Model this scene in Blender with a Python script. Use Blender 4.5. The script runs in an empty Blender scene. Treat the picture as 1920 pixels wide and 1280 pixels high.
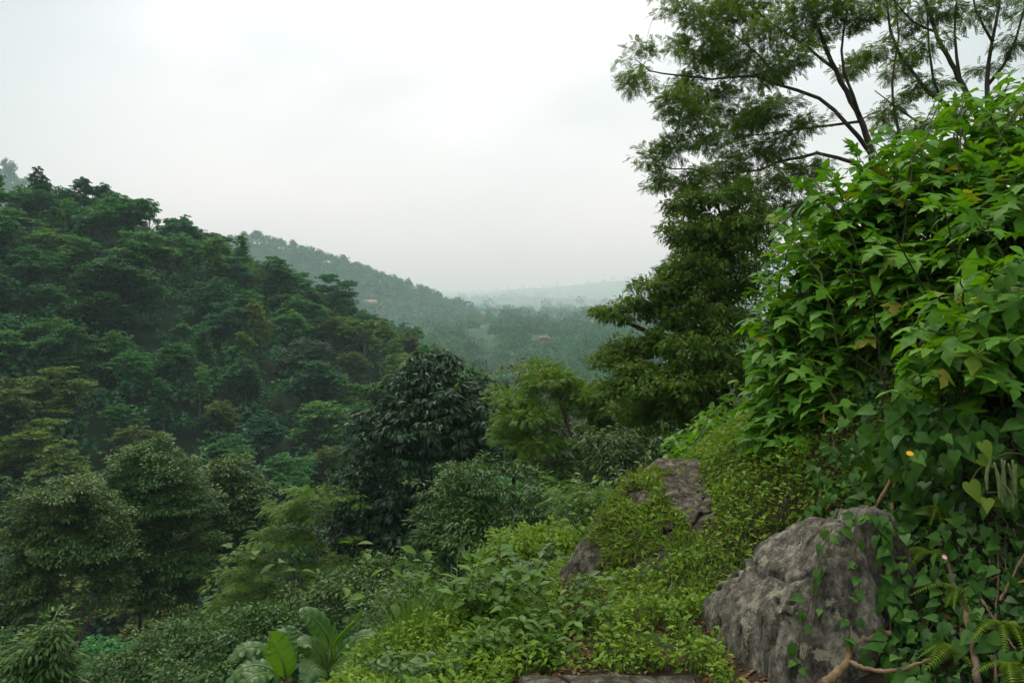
import bpy, math, random
import numpy as np

SC = bpy.context.scene
COL = SC.collection
R = math.radians
# ------------------------------------------------------------------ camera
FPX = 28.0 / 36.0 * 1920.0           # focal length in photograph pixels
cam = bpy.data.objects.new('camera', bpy.data.cameras.new('camera'))
COL.objects.link(cam)
cam.data.lens = 28.0
cam.data.sensor_width = 36.0
cam.data.clip_start = 0.05
cam.data.clip_end = 40000.0
cam.location = (0, 0, 0)             # eye at the origin, road surface at about z = -1.75
cam.rotation_euler = (R(90), 0, 0)
SC.camera = cam
# ------------------------------------------------------------------ light
SUN_EL, SUN_AZ = 58.0, -24.0         # azimuth from +Y, negative = to the west of the view
sun = bpy.data.objects.new('sun', bpy.data.lights.new('sun', 'SUN'))
COL.objects.link(sun)
sun.data.energy = 1.5
sun.data.angle = R(13)
sun.data.color = (1.0, 0.95, 0.86)
sun.rotation_euler = (R(SUN_EL - 90), 0, R(-SUN_AZ))
W = bpy.data.worlds.new('World')
SC.world = W
W.use_nodes = True
wt = W.node_tree
wt.nodes.clear()
def wn(t, **k):
    n = wt.nodes.new(t)
    for a, b in k.items(): setattr(n, a, b)
    return n
w_out = wn('ShaderNodeOutputWorld')
w_sky = wn('ShaderNodeTexSky', sky_type='NISHITA')
w_sky.sun_disc = False
w_sky.sun_elevation = R(SUN_EL)
w_sky.sun_rotation = R(SUN_AZ)
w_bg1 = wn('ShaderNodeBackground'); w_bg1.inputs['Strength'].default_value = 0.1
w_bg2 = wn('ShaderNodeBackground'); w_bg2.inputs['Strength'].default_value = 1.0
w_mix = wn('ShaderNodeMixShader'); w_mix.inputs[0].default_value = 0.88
w_tc = wn('ShaderNodeTexCoord')
# overcast deck: brighter towards the zenith, a bright patch round the hidden sun, soft cloud mottling
w_sep = wn('ShaderNodeSeparateXYZ')
wt.links.new(w_tc.outputs['Generated'], w_sep.inputs[0])
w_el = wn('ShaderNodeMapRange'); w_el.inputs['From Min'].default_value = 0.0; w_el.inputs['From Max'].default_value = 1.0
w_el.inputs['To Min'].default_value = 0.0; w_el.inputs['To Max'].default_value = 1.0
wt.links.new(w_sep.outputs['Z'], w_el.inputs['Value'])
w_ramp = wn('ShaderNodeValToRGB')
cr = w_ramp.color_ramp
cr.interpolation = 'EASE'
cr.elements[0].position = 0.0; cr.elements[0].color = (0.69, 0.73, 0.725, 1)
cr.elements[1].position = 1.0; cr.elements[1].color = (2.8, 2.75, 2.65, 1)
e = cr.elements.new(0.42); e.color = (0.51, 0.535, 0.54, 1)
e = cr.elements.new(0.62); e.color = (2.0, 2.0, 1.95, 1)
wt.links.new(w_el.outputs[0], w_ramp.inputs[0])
w_noise = wn('ShaderNodeTexNoise'); w_noise.inputs['Scale'].default_value = 1.7
w_noise.inputs['Detail'].default_value = 4.0; w_noise.inputs['Roughness'].default_value = 0.45
w_map = wn('ShaderNodeMapping'); w_map.inputs['Scale'].default_value = (1.0, 1.0, 2.2); w_map.inputs['Location'].default_value = (0.4, 0.2, 1.3)
wt.links.new(w_tc.outputs['Generated'], w_map.inputs[0]); wt.links.new(w_map.outputs[0], w_noise.inputs['Vector'])
w_nm = wn('ShaderNodeMapRange'); w_nm.inputs['From Min'].default_value = 0.3; w_nm.inputs['From Max'].default_value = 0.7
w_nm.inputs['To Min'].default_value = 0.50; w_nm.inputs['To Max'].default_value = 1.40
wt.links.new(w_noise.outputs['Fac'], w_nm.inputs['Value'])
w_dot = wn('ShaderNodeVectorMath', operation='DOT_PRODUCT')
gd = np.array([-0.02, 1.0, 0.26]); gd /= np.linalg.norm(gd)
w_dot.inputs[1].default_value = tuple(gd)
wt.links.new(w_tc.outputs['Generated'], w_dot.inputs[0])
w_gl = wn('ShaderNodeMapRange', interpolation_type='SMOOTHSTEP')
w_gl.inputs['From Min'].default_value = 0.80; w_gl.inputs['From Max'].default_value = 1.0
w_gl.inputs['To Min'].default_value = 0.50; w_gl.inputs['To Max'].default_value = 1.85
wt.links.new(w_dot.outputs['Value'], w_gl.inputs['Value'])
w_m1 = wn('ShaderNodeMath', operation='MULTIPLY')
wt.links.new(w_nm.outputs[0], w_m1.inputs[0]); wt.links.new(w_gl.outputs[0], w_m1.inputs[1])
w_sc = wn('ShaderNodeVectorMath', operation='SCALE')
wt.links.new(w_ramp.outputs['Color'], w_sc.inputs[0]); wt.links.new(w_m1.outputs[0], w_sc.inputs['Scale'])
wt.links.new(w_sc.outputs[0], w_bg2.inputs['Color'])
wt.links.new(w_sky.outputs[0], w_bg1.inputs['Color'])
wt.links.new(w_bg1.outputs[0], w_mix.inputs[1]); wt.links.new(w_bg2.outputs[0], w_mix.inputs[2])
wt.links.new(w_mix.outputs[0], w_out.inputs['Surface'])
# ------------------------------------------------------------------ exposure and sampling
SC.view_settings.view_transform = 'Standard'
SC.view_settings.look = 'None'
SC.view_settings.exposure = 0.78
SC.view_settings.gamma = 1.0
SC.render.engine = 'CYCLES'
cy = SC.cycles
cy.max_bounces = 5; cy.diffuse_bounces = 3; cy.glossy_bounces = 2; cy.transmission_bounces = 3
cy.volume_bounces = 2; cy.transparent_max_bounces = 4
cy.use_denoising = True
cy.sample_clamp_indirect = 4.0

# ------------------------------------------------------------------ helpers
rng = np.random.default_rng(11)
def P(px, py, d):
    """the point seen at photograph pixel (px, py), d metres ahead"""
    return np.array([(px - 960.0) / FPX * d, d, (640.0 - py) / FPX * d])
def unit(v):
    v = np.asarray(v, float)
    return v / np.maximum(np.linalg.norm(v, axis=-1, keepdims=True), 1e-9)
def rand_dir(m):
    return unit(rng.normal(size=(m, 3)))

def _hash(ix, iy, iz, seed):
    h = (ix.astype(np.int64) * 374761393 + iy.astype(np.int64) * 668265263 + iz.astype(np.int64) * 2147483647 + seed * 144665) & 0xFFFFFFFF
    h = ((h ^ (h >> 13)) * 1274126177) & 0xFFFFFFFF
    h = ((h ^ (h >> 16)) * 2246822519) & 0xFFFFFFFF
    return ((h ^ (h >> 15)) & 0xFFFFFF) / float(0xFFFFFF)
def vnoise(p, seed=0):
    p = np.asarray(p, float)
    i = np.floor(p).astype(np.int64); f = p - i; f = f * f * (3 - 2 * f)
    r = 0
    for dx in (0, 1):
        for dy in (0, 1):
            for dz in (0, 1):
                w = (f[:, 0] if dx else 1 - f[:, 0]) * (f[:, 1] if dy else 1 - f[:, 1]) * (f[:, 2] if dz else 1 - f[:, 2])
                r = r + w * _hash(i[:, 0] + dx, i[:, 1] + dy, i[:, 2] + dz, seed)
    return r * 2 - 1
def fbm(p, scale, octaves=4, seed=0, rough=0.5):
    p = np.asarray(p, float) / scale
    a, t, s = 1.0, 0, 0
    for o in range(octaves):
        t = t + a * vnoise(p + 17.3 * o, seed + o); s += a; a *= rough; p = p * 2.03
    return t / s
def fbm2(x, y, scale, octaves=4, seed=0, rough=0.5):
    x = np.asarray(x, float); sh = x.shape
    return fbm(np.stack([x.ravel(), np.asarray(y, float).ravel(), np.zeros(x.size)], 1), scale, octaves, seed, rough).reshape(sh)

class Geo:
    """collects vertices and polygons; build() links them as ONE mesh object"""
    def __init__(s): s.V = []; s.L = []; s.T = []; s.M = []; s.n = 0
    def add(s, V, loops, totals, mat=0):
        V = np.asarray(V, float).reshape(-1, 3)
        s.V.append(V); s.L.append(np.asarray(loops, np.int64) + s.n); t = np.asarray(totals, np.int64)
        s.T.append(t); s.M.append(np.full(len(t), mat, np.int64)); s.n += len(V)
    def inst(s, tmpl, O, X, Y, Z, size, mat=0):
        """copies of a template (V, loops, totals) at O with axes X, Y, Z"""
        V, lo, to = tmpl
        m = len(O)
        if m == 0: return
        size = np.broadcast_to(np.asarray(size, float), (m,)) if np.ndim(size) < 2 else size
        S = size[:, None, None] if size.ndim == 1 else None
        if S is not None:
            W_ = (V[None, :, 0:1] * X[:, None, :] + V[None, :, 1:2] * Y[:, None, :] + V[None, :, 2:3] * Z[:, None, :]) * S
        else:
            W_ = V[None, :, 0:1] * X[:, None, :] * size[:, None, 0:1] + V[None, :, 1:2] * Y[:, None, :] * size[:, None, 1:2] + V[None, :, 2:3] * Z[:, None, :] * size[:, None, 2:3]
        W_ = W_ + O[:, None, :]
        lo = (np.asarray(lo)[None, :] + (np.arange(m) * len(V))[:, None]).ravel()
        s.add(W_.reshape(-1, 3), lo, np.tile(to, m), mat)
    def tube(s, pts, rad, sides=6, mat=0, cap=True):
        pts = np.asarray(pts, float); k = len(pts)
        rad = np.broadcast_to(np.asarray(rad, float), (k,))
        tan = unit(np.gradient(pts, axis=0))
        ref = np.array([0.31, 0.17, 0.93]) if abs(tan[0] @ np.array([0.31, 0.17, 0.93])) < 0.9 else np.array([1.0, 0.1, 0.0])
        a = unit(np.cross(tan, ref)); b = np.cross(tan, a)
        th = np.arange(sides) / sides * 2 * np.pi
        ring = pts[:, None, :] + rad[:, None, None] * (np.cos(th)[None, :, None] * a[:, None, :] + np.sin(th)[None, :, None] * b[:, None, :])
        V = ring.reshape(-1, 3)
        i = np.arange(k - 1)[:, None] * sides; j = np.arange(sides)[None, :]; jn = (j + 1) % sides
        q = np.stack([i + j, i + jn, i + sides + jn, i + sides + j], -1).reshape(-1)
        tot = [4] * ((k - 1) * sides); lo = list(q)
        if cap:
            lo += list(range((k - 1) * sides, k * sides)) + list(range(sides - 1, -1, -1)); tot += [sides, sides]
        s.add(V, lo, tot, mat)
    def sheet(s, V, nu, nv, mat=0):
        i = np.arange(nu - 1)[:, None] * nv; j = np.arange(nv - 1)[None, :]
        q = np.stack([i + j, i + nv + j, i + nv + j + 1, i + j + 1], -1).reshape(-1)
        s.add(V, q, np.full((nu - 1) * (nv - 1), 4), mat)
    def box(s, lo, hi, mat=0):
        x0, y0, z0 = lo; x1, y1, z1 = hi
        V = [(x0,y0,z0),(x1,y0,z0),(x1,y1,z0),(x0,y1,z0),(x0,y0,z1),(x1,y0,z1),(x1,y1,z1),(x0,y1,z1)]
        s.add(V, [0,3,2,1, 4,5,6,7, 0,1,5,4, 1,2,6,5, 2,3,7,6, 3,0,4,7], [4] * 6, mat)
    def mesh(s, name, mats, smooth=False, origin=None):
        V = np.concatenate(s.V); L = np.concatenate(s.L); T = np.concatenate(s.T); M = np.concatenate(s.M)
        if origin is not None: V = V - np.asarray(origin, float)
        me = bpy.data.meshes.new(name)
        me.vertices.add(len(V)); me.vertices.foreach_set('co', V.astype(np.float32).ravel())
        me.loops.add(len(L)); me.loops.foreach_set('vertex_index', L.astype(np.int32))
        me.polygons.add(len(T))
        st = np.concatenate([[0], np.cumsum(T)[:-1]])
        me.polygons.foreach_set('loop_start', st.astype(np.int32))
        for m in (mats if isinstance(mats, (list, tuple)) else [mats]): me.materials.append(m)
        me.polygons.foreach_set('material_index', M.astype(np.int32))
        if smooth: me.polygons.foreach_set('use_smooth', np.ones(len(T), bool))
        me.update(calc_edges=True)
        return me
    def build(s, name, mats, parent=None, smooth=False, origin=None):
        """with a parent the mesh is stored relative to the parent's origin"""
        if origin is None and parent is not None: origin = np.array(parent.get('_o', parent.location))
        o = bpy.data.objects.new(name, s.mesh(name, mats, smooth, origin))
        COL.objects.link(o)
        if parent is not None: o.parent = parent
        elif origin is not None: o.location = tuple(origin)
        return o

def tag(o, label=None, cat=None, group=None, kind=None):
    if label: o['label'] = label
    if cat: o['category'] = cat
    if group: o['group'] = group
    if kind: o['kind'] = kind
    return o
def thing(name, loc, label, cat, group=None):
    o = bpy.data.objects.new(name, None); COL.objects.link(o)
    o.location = tuple(float(c) for c in loc); o.empty_display_size = 0.2
    return tag(o, label, cat, group)

def smooth_path(pts, n):
    """Catmull-Rom through the points, n samples"""
    p = np.asarray(pts, float)
    if len(p) == 2: return p[0] + (p[1] - p[0]) * np.linspace(0, 1, n)[:, None]
    q = np.vstack([2 * p[0] - p[1], p, 2 * p[-1] - p[-2]])
    t = np.linspace(0, len(p) - 1 - 1e-6, n); i = t.astype(int); f = (t - i)[:, None]
    a, b, c, d = q[i], q[i + 1], q[i + 2], q[i + 3]
    return 0.5 * (2 * b + (c - a) * f + (2 * a - 5 * b + 4 * c - d) * f ** 2 + (3 * b - a - 3 * c + d) * f ** 3)

# ------------------------------------------------------------------ materials
def new_mat(name):
    m = bpy.data.materials.new(name); m.use_nodes = True
    nt = m.node_tree; nt.nodes.clear()
    def N(t, **k):
        n = nt.nodes.new(t)
        for a, b in k.items():
            if isinstance(b, dict):
                for c, d in b.items(): n.inputs[c].default_value = d
            else: setattr(n, a, b)
        return n
    return m, N, nt.links.new
def ramp(N, stops):
    r = N('ShaderNodeValToRGB'); c = r.color_ramp
    while len(c.elements) > 1: c.elements.remove(c.elements[-1])
    c.elements[0].position = stops[0][0]; c.elements[0].color = (*stops[0][1], 1)
    for p, k in stops[1:]:
        e = c.elements.new(p); e.color = (*k, 1)
    return r
def leaf_mat(name, cols, rough=0.5, spec=0.4, transl=0.3, obj_var=0.0, tcol=None, mottle=0.0, mscale=28.0):
    """foliage: each leaf takes its own tint; light also passes through the blade"""
    m, N, L = new_mat(name)
    g = N('ShaderNodeNewGeometry')
    k = len(cols)
    r = ramp(N, [(i / max(k - 1, 1), c) for i, c in enumerate(cols)])
    L(g.outputs['Random Per Island'], r.inputs[0])
    col = r.outputs['Color']
    if obj_var:
        oi = N('ShaderNodeObjectInfo')
        mr = N('ShaderNodeMapRange'); mr.inputs['To Min'].default_value = 1 - obj_var; mr.inputs['To Max'].default_value = 1 + obj_var
        L(oi.outputs['Random'], mr.inputs['Value'])
        hs = N('ShaderNodeHueSaturation')
        mh = N('ShaderNodeMapRange'); mh.inputs['To Min'].default_value = 0.5 - obj_var * 0.09; mh.inputs['To Max'].default_value = 0.5 + obj_var * 0.09
        mu = N('ShaderNodeMath', operation='FRACT'); m2 = N('ShaderNodeMath', operation='MULTIPLY'); m2.inputs[1].default_value = 7.31
        L(oi.outputs['Random'], m2.inputs[0]); L(m2.outputs[0], mu.inputs[0]); L(mu.outputs[0], mh.inputs['Value'])
        L(mh.outputs[0], hs.inputs['Hue']); L(mr.outputs[0], hs.inputs['Value']); L(col, hs.inputs['Color'])
        col = hs.outputs['Color']
    if mottle:
        tcm = N('ShaderNodeTexCoord'); nm = N('ShaderNodeTexNoise'); nm.inputs['Scale'].default_value = mscale; nm.inputs['Detail'].default_value = 3.0
        L(tcm.outputs['Object'], nm.inputs['Vector'])
        mm = N('ShaderNodeMapRange'); mm.inputs['From Min'].default_value = .3; mm.inputs['From Max'].default_value = .7; mm.inputs['To Min'].default_value = 1 - mottle; mm.inputs['To Max'].default_value = 1 + mottle
        L(nm.outputs['Fac'], mm.inputs['Value']); ms = N('ShaderNodeVectorMath', operation='SCALE'); L(col, ms.inputs[0]); L(mm.outputs[0], ms.inputs['Scale']); col = ms.outputs[0]
    p = N('ShaderNodeBsdfPrincipled'); p.inputs['Roughness'].default_value = rough
    p.inputs['Specular IOR Level'].default_value = spec
    L(col, p.inputs['Base Color'])
    out = N('ShaderNodeOutputMaterial')
    if transl > 0:
        t = N('ShaderNodeBsdfTranslucent')
        hs2 = N('ShaderNodeMix', data_type='RGBA', blend_type='MULTIPLY'); hs2.inputs[0].default_value = 1.0
        hs2.inputs[7].default_value = (*(tcol or (1.5, 1.35, 0.55)), 1)
        L(col, hs2.inputs[6]); L(hs2.outputs[2], t.inputs['Color'])
        mx = N('ShaderNodeMixShader'); mx.inputs[0].default_value = transl
        L(p.outputs[0], mx.inputs[1]); L(t.outputs[0], mx.inputs[2]); L(mx.outputs[0], out.inputs['Surface'])
    else: L(p.outputs[0], out.inputs['Surface'])
    return m
def bark_mat(name, c1, c2, scale=6.0):
    m, N, L = new_mat(name)
    tc = N('ShaderNodeTexCoord'); mp = N('ShaderNodeMapping'); mp.inputs['Scale'].default_value = (1, 1, 0.25)
    n = N('ShaderNodeTexNoise'); n.inputs['Scale'].default_value = scale; n.inputs['Detail'].default_value = 6; n.inputs['Roughness'].default_value = 0.65
    L(tc.outputs['Object'], mp.inputs[0]); L(mp.outputs[0], n.inputs['Vector'])
    r = ramp(N, [(0.3, c1), (0.7, c2)]); L(n.outputs['Fac'], r.inputs[0])
    p = N('ShaderNodeBsdfPrincipled'); p.inputs['Roughness'].default_value = 0.9; p.inputs['Specular IOR Level'].default_value = 0.2
    b = N('ShaderNodeBump'); b.inputs['Strength'].default_value = 0.6; b.inputs['Distance'].default_value = 0.02
    L(n.outputs['Fac'], b.inputs['Height']); L(b.outputs[0], p.inputs['Normal'])
    L(r.outputs[0], p.inputs['Base Color'])
    o = N('ShaderNodeOutputMaterial'); L(p.outputs[0], o.inputs['Surface'])
    return m
def plain_mat(name, col, rough=0.7, spec=0.3, var=0.25, scale=3.0):
    m, N, L = new_mat(name)
    tc = N('ShaderNodeTexCoord')
    n = N('ShaderNodeTexNoise'); n.inputs['Scale'].default_value = scale; n.inputs['Detail'].default_value = 5
    L(tc.outputs['Object'], n.inputs['Vector'])
    c = np.array(col)
    r = ramp(N, [(0.3, tuple(c * (1 - var))), (0.7, tuple(np.minimum(c * (1 + var), 1)))]); L(n.outputs['Fac'], r.inputs[0])
    p = N('ShaderNodeBsdfPrincipled'); p.inputs['Roughness'].default_value = rough; p.inputs['Specular IOR Level'].default_value = spec
    L(r.outputs[0], p.inputs['Base Color'])
    o = N('ShaderNodeOutputMaterial'); L(p.outputs[0], o.inputs['Surface'])
    return m
# ------------------------------------------------------------------ the lie of the land
def softplus(t, w): return w * np.logaddexp(0, t / w)
def ridge(x, y, pts, slope, r):
    best = np.full(np.shape(x), -1e9)
    for a, b in zip(pts[:-1], pts[1:]):
        ab = b[:2] - a[:2]; L2 = ab @ ab
        t = np.clip(((x - a[0]) * ab[0] + (y - a[1]) * ab[1]) / L2, 0, 1)
        d = np.hypot(x - a[0] - t * ab[0], y - a[1] - t * ab[1])
        best = np.maximum(best, a[2] + t * (b[2] - a[2]) - slope * (np.sqrt(d * d + r * r) - r))
    return best
# crest lines (ground level): the forested hill across the gully, and the hill in the mist behind it
TH = 6.5
HILL_A = [P(-420, 205, 128), P(0, 352, 140), P(150, 362, 150), P(300, 415, 160), P(420, 482, 172), P(540, 572, 186), P(585, 606, 205), P(650, 616, 262), P(750, 636, 292), P(850, 690, 315), P(950, 740, 335)]
HILL_A = [p - np.array([0, 0, TH]) for p in HILL_A]
BF = 1.35
HILL_B = [P(px, py, d * BF) for px, py, d in [(-300, 130, 760), (0, 318, 800), (60, 345, 810), (150, 420, 850), (400, 440, 900), (480, 436, 920), (600, 472, 950), (700, 510, 980), (775, 535, 1000), (810, 562, 1020), (850, 590, 1040)]]
HILL_B = [p - np.array([0, 0, 17.0]) for p in HILL_B]
HILL_C = [P(px, py, d) for px, py, d in [(800, 566, 8200), (900, 553, 7900), (960, 545, 7700), (1060, 535, 7400), (1160, 527, 7100), (1300, 512, 6800), (1500, 476, 6500)]]
BY = np.array([-200, 60, 100, 160, 240, 320, 370, 650, 1000, 1800, 3000, 4500, 6500, 10000, 16000, 19500])
BZ = np.array([-30, -28, -32, -36, -36, -34, -32, 2, 24, 58, 119, 208, 345, 598, 1045, 950])
def height(x, y):
    x = np.asarray(x, float); y = np.asarray(y, float)
    # our own hillside: a ledge that falls away to the left and ahead, and a bank rising on the right
    s = -0.75 * (x + 1.0) + 0.66 * (y - 5.0)
    near = -1.78 - 0.66 * softplus(s, 0.55)
    near = np.maximum(near, -42)
    kb = np.interp(y, [1.5, 3.2, 4.5, 8, 12, 40], [0.15, 1.5, 1.4, 0.62, 0.55, 0.5])
    xb = np.interp(y, [0, 3.3, 4.5, 5.4, 8, 14, 30, 60, 200], [1.5, 1.95, 1.8, 1.2, 0.55, 0.6, 2.5, 9, 40])
    up = softplus(x - xb, 0.25)
    bank = kb * np.minimum(up, 1.35) + np.interp(y, [0, 12, 60], [0.24, 0.2, 0.42]) * np.clip(up - 1.35, 0, 60)
    near = near + bank + 0.05 * fbm2(x, y, 1.1, 3, 5) + 0.10 * fbm2(x, y, 4.0, 2, 8) * np.clip(np.hypot(x, y) / 10, 0, 1)
    near = near - .55 * softplus(-(x + 1.0), .12) * np.clip((y - 2.5) / 2, 0, 1) * np.clip((14 - y) / 8, 0, 1)
    base = np.interp(y, BY, BZ) + np.clip(y - 300, 0, 3000) / 3000 * 60 * fbm2(x, y, 900, 4, 21) + np.clip(y - 250, 0, 400) / 400 * 9 * fbm2(x, y, 120, 3, 22)
    far = np.maximum(base, ridge(x, y, HILL_A, 0.56, 9))
    far = np.maximum(far, ridge(x, y, HILL_B, 0.45, 30))
    far = np.maximum(far, ridge(x, y, HILL_C, 0.22, 120) + np.clip((y - 2500) / 800, 0, 1) * 28 * fbm2(x, y, 420, 4, 25))
    hr = np.hypot(x, y)
    far = far + np.clip((hr - 60) / 80, 0, 1) * 1.6 * fbm2(x, y, 22, 3, 31)
    return np.maximum(near, far) + 3.0 * np.log1p(np.exp(-np.abs(near - far) / 3.0)) * np.clip((hr - 40) / 20, 0, 1)
def H(x, y): return float(height(np.array([x]), np.array([y]))[0])
def ground_hit(px, py, dmax=400.0, dmin=2.0):
    """first ground point on the ray of a pixel"""
    d = np.geomspace(dmin, dmax, 1200)
    x = (px - 960) / FPX * d; z = (640 - py) / FPX * d
    h = height(x, d); i = np.argmax(h > z)
    return None if not (h > z).any() else np.array([x[i], d[i], h[i]])

def graded(lo, hi, n, core):
    """coordinates dense round zero, growing outwards"""
    a, b = np.arcsinh(lo / core), np.arcsinh(hi / core)
    return np.sinh(np.linspace(a, b, n)) * core
gx = graded(-13500, 13500, 440, 3.0); gy = graded(-90, 19400, 560, 4.0)
XX, YY = np.meshgrid(gx, gy, indexing='ij')
ZZ = height(XX, YY)
g = Geo(); g.sheet(np.stack([XX, YY, ZZ], -1), len(gx), len(gy))
def ground_mat():
    m, N, L = new_mat('ground')
    tc = N('ShaderNodeTexCoord')
    n1 = N('ShaderNodeTexNoise'); n1.inputs['Scale'].default_value = 5.0; n1.inputs['Detail'].default_value = 12; n1.inputs['Roughness'].default_value = 0.74
    n2 = N('ShaderNodeTexNoise'); n2.inputs['Scale'].default_value = 0.011; n2.inputs['Detail'].default_value = 4; n2.inputs['Roughness'].default_value = 0.55
    n3 = N('ShaderNodeTexNoise'); n3.inputs['Scale'].default_value = 0.06; n3.inputs['Detail'].default_value = 5
    for n in (n1, n2, n3): L(tc.outputs['Object'], n.inputs['Vector'])
    soil = ramp(N, [(0.33, (0.008, 0.006, 0.004)), (0.5, (0.026, 0.019, 0.011)), (0.6, (0.05, 0.036, 0.02)), (0.7, (0.022, 0.04, 0.010))]); L(n1.outputs['Fac'], soil.inputs[0])
    farr = ramp(N, [(0.36, (0.012, 0.04, 0.014)), (0.52, (0.022, 0.065, 0.02)), (0.66, (0.05, 0.11, 0.03))]); L(n2.outputs['Fac'], farr.inputs[0])
    mot = N('ShaderNodeMapRange'); mot.inputs['To Min'].default_value = 0.5; mot.inputs['To Max'].default_value = 1.5; L(n3.outputs['Fac'], mot.inputs['Value'])
    sc = N('ShaderNodeVectorMath', operation='SCALE'); L(farr.outputs[0], sc.inputs[0]); L(mot.outputs[0], sc.inputs['Scale'])
    sp = N('ShaderNodeSeparateXYZ'); L(tc.outputs['Object'], sp.inputs[0])
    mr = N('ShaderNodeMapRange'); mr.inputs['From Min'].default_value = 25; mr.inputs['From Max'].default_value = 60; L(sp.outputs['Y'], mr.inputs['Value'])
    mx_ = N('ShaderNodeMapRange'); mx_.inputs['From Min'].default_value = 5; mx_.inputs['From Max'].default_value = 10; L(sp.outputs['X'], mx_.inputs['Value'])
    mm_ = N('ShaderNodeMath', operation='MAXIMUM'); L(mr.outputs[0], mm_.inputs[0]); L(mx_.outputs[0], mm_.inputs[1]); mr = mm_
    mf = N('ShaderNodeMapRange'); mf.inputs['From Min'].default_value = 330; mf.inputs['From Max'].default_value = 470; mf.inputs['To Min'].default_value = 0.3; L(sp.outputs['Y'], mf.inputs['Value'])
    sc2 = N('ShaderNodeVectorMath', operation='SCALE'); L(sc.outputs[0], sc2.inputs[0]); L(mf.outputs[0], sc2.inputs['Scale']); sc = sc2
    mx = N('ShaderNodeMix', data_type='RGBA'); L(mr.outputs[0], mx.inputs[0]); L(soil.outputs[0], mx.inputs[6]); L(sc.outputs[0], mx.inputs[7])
    p = N('ShaderNodeBsdfPrincipled'); p.inputs['Roughness'].default_value = 0.95; p.inputs['Specular IOR Level'].default_value = 0.15
    L(mx.outputs[2], p.inputs['Base Color'])
    b = N('ShaderNodeBump'); b.inputs['Strength'].default_value = 0.7; b.inputs['Distance'].default_value = 0.05
    L(n1.outputs['Fac'], b.inputs['Height']); L(b.outputs[0], p.inputs['Normal'])
    o = N('ShaderNodeOutputMaterial'); L(p.outputs[0], o.inputs['Surface'])
    return m
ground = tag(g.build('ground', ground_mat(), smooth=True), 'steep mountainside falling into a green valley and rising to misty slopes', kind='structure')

# ------------------------------------------------------------------ the misty air
HZ = Geo(); HZ.box((-13800, -100, -70), (13800, 19600, 1420))
hm, N_, L_ = new_mat('haze')
pv = N_('ShaderNodeVolumePrincipled')
HAZE_D = 0.00030
pv.inputs['Color'].default_value = (0.70, 0.965, 0.985, 1)
pv.inputs['Absorption Color'].default_value = (0.52, 0.0, 0.0, 1)
pv.inputs['Density'].default_value = HAZE_D
pv.inputs['Anisotropy'].default_value = 0.0
ho = N_('ShaderNodeOutputMaterial'); L_(pv.outputs[0], ho.inputs['Volume'])
haze = tag(HZ.build('haze', hm), 'pale mist lying in the valley air', kind='stuff')
# ------------------------------------------------------------------ leaf shapes: blade grows along +Y, width along X, upper side +Z
def tmpl(V, faces):
    return (np.array(V, float), np.concatenate([np.array(f) for f in faces]), np.array([len(f) for f in faces]))
def blade(profile, fold=0.25, droop=0.3, wave=0.0):
    """a simple leaf from (y, half width) stations, folded along its midrib and drooping towards the tip"""
    V = []; F = []
    for i, (y, w) in enumerate(profile):
        z = -droop * y * y
        wv = wave * (1 if i % 2 else -1)
        V += [(-w, y, z + fold * w + wv), (0, y, z), (w, y, z + fold * w - wv)]
    for i in range(len(profile) - 1):
        a = i * 3
        F += [(a, a + 1, a + 4, a + 3), (a + 1, a + 2, a + 5, a + 4)]
    return tmpl(V, F)
LEAF_OVAL = blade([(0, .02), (.2, .17), (.5, .24), (.8, .13), (1, .0)], .3, .25)
LEAF_LONG = blade([(0, .015), (.18, .10), (.45, .155), (.75, .10), (1, .0)], .4, .45)
LEAF_TINY = blade([(0, .0), (.45, .26), (1, .0)], .35, .2)
def quad_leaf(w=.5, fold=.3):
    return tmpl([(0, -.5, 0), (w, 0, fold * w), (0, .5, -.12), (-w, 0, fold * w)], [(0, 1, 2), (0, 2, 3)])
LEAF_QUAD = quad_leaf()
def lobed(lobes=5, seed=0):
    """palmately lobed leaf of the tree marigold, pointed lobes, drooping tip"""
    if lobes == 5:
        out = [(.0, .0), (.05, .02), (.16, .08), (.44, .12), (.24, .28), (.15, .37), (.58, .55), (.30, .60), (.12, .56), (.21, .76), (.11, .90), (.0, 1.08)]
        mid = [0, .03, .12, .22, .30, .36, .48, .56, .62, .74, .88, 1.06]
    elif lobes == 3:
        out = [(.0, .0), (.04, .02), (.13, .12), (.20, .26), (.22, .36), (.54, .58), (.30, .62), (.13, .58), (.21, .78), (.10, .92), (.0, 1.05)]
        mid = [0, .03, .13, .26, .36, .48, .56, .64, .78, .92, 1.05]
    else:
        out = [(.0, .0), (.05, .05), (.15, .2), (.21, .42), (.19, .62), (.11, .84), (.0, 1.05)]
        mid = [0, .06, .2, .42, .62, .84, 1.05]
    V = []; F = []
    def zz(x, y): return .22 * abs(x) - .55 * x * x - .42 * y * y + .12 * y
    for (x, y), m in zip(out, mid):
        V += [(-x, y, zz(x, y)), (0, m, zz(0, m)), (x, y, zz(x, y))]
    for i in range(len(out) - 1):
        a = i * 3
        F += [(a, a + 1, a + 4, a + 3), (a + 1, a + 2, a + 5, a + 4)]
    return tmpl(V, F)
LOBE5, LOBE3, LOBE1 = lobed(5), lobed(3), lobed(1)
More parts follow.
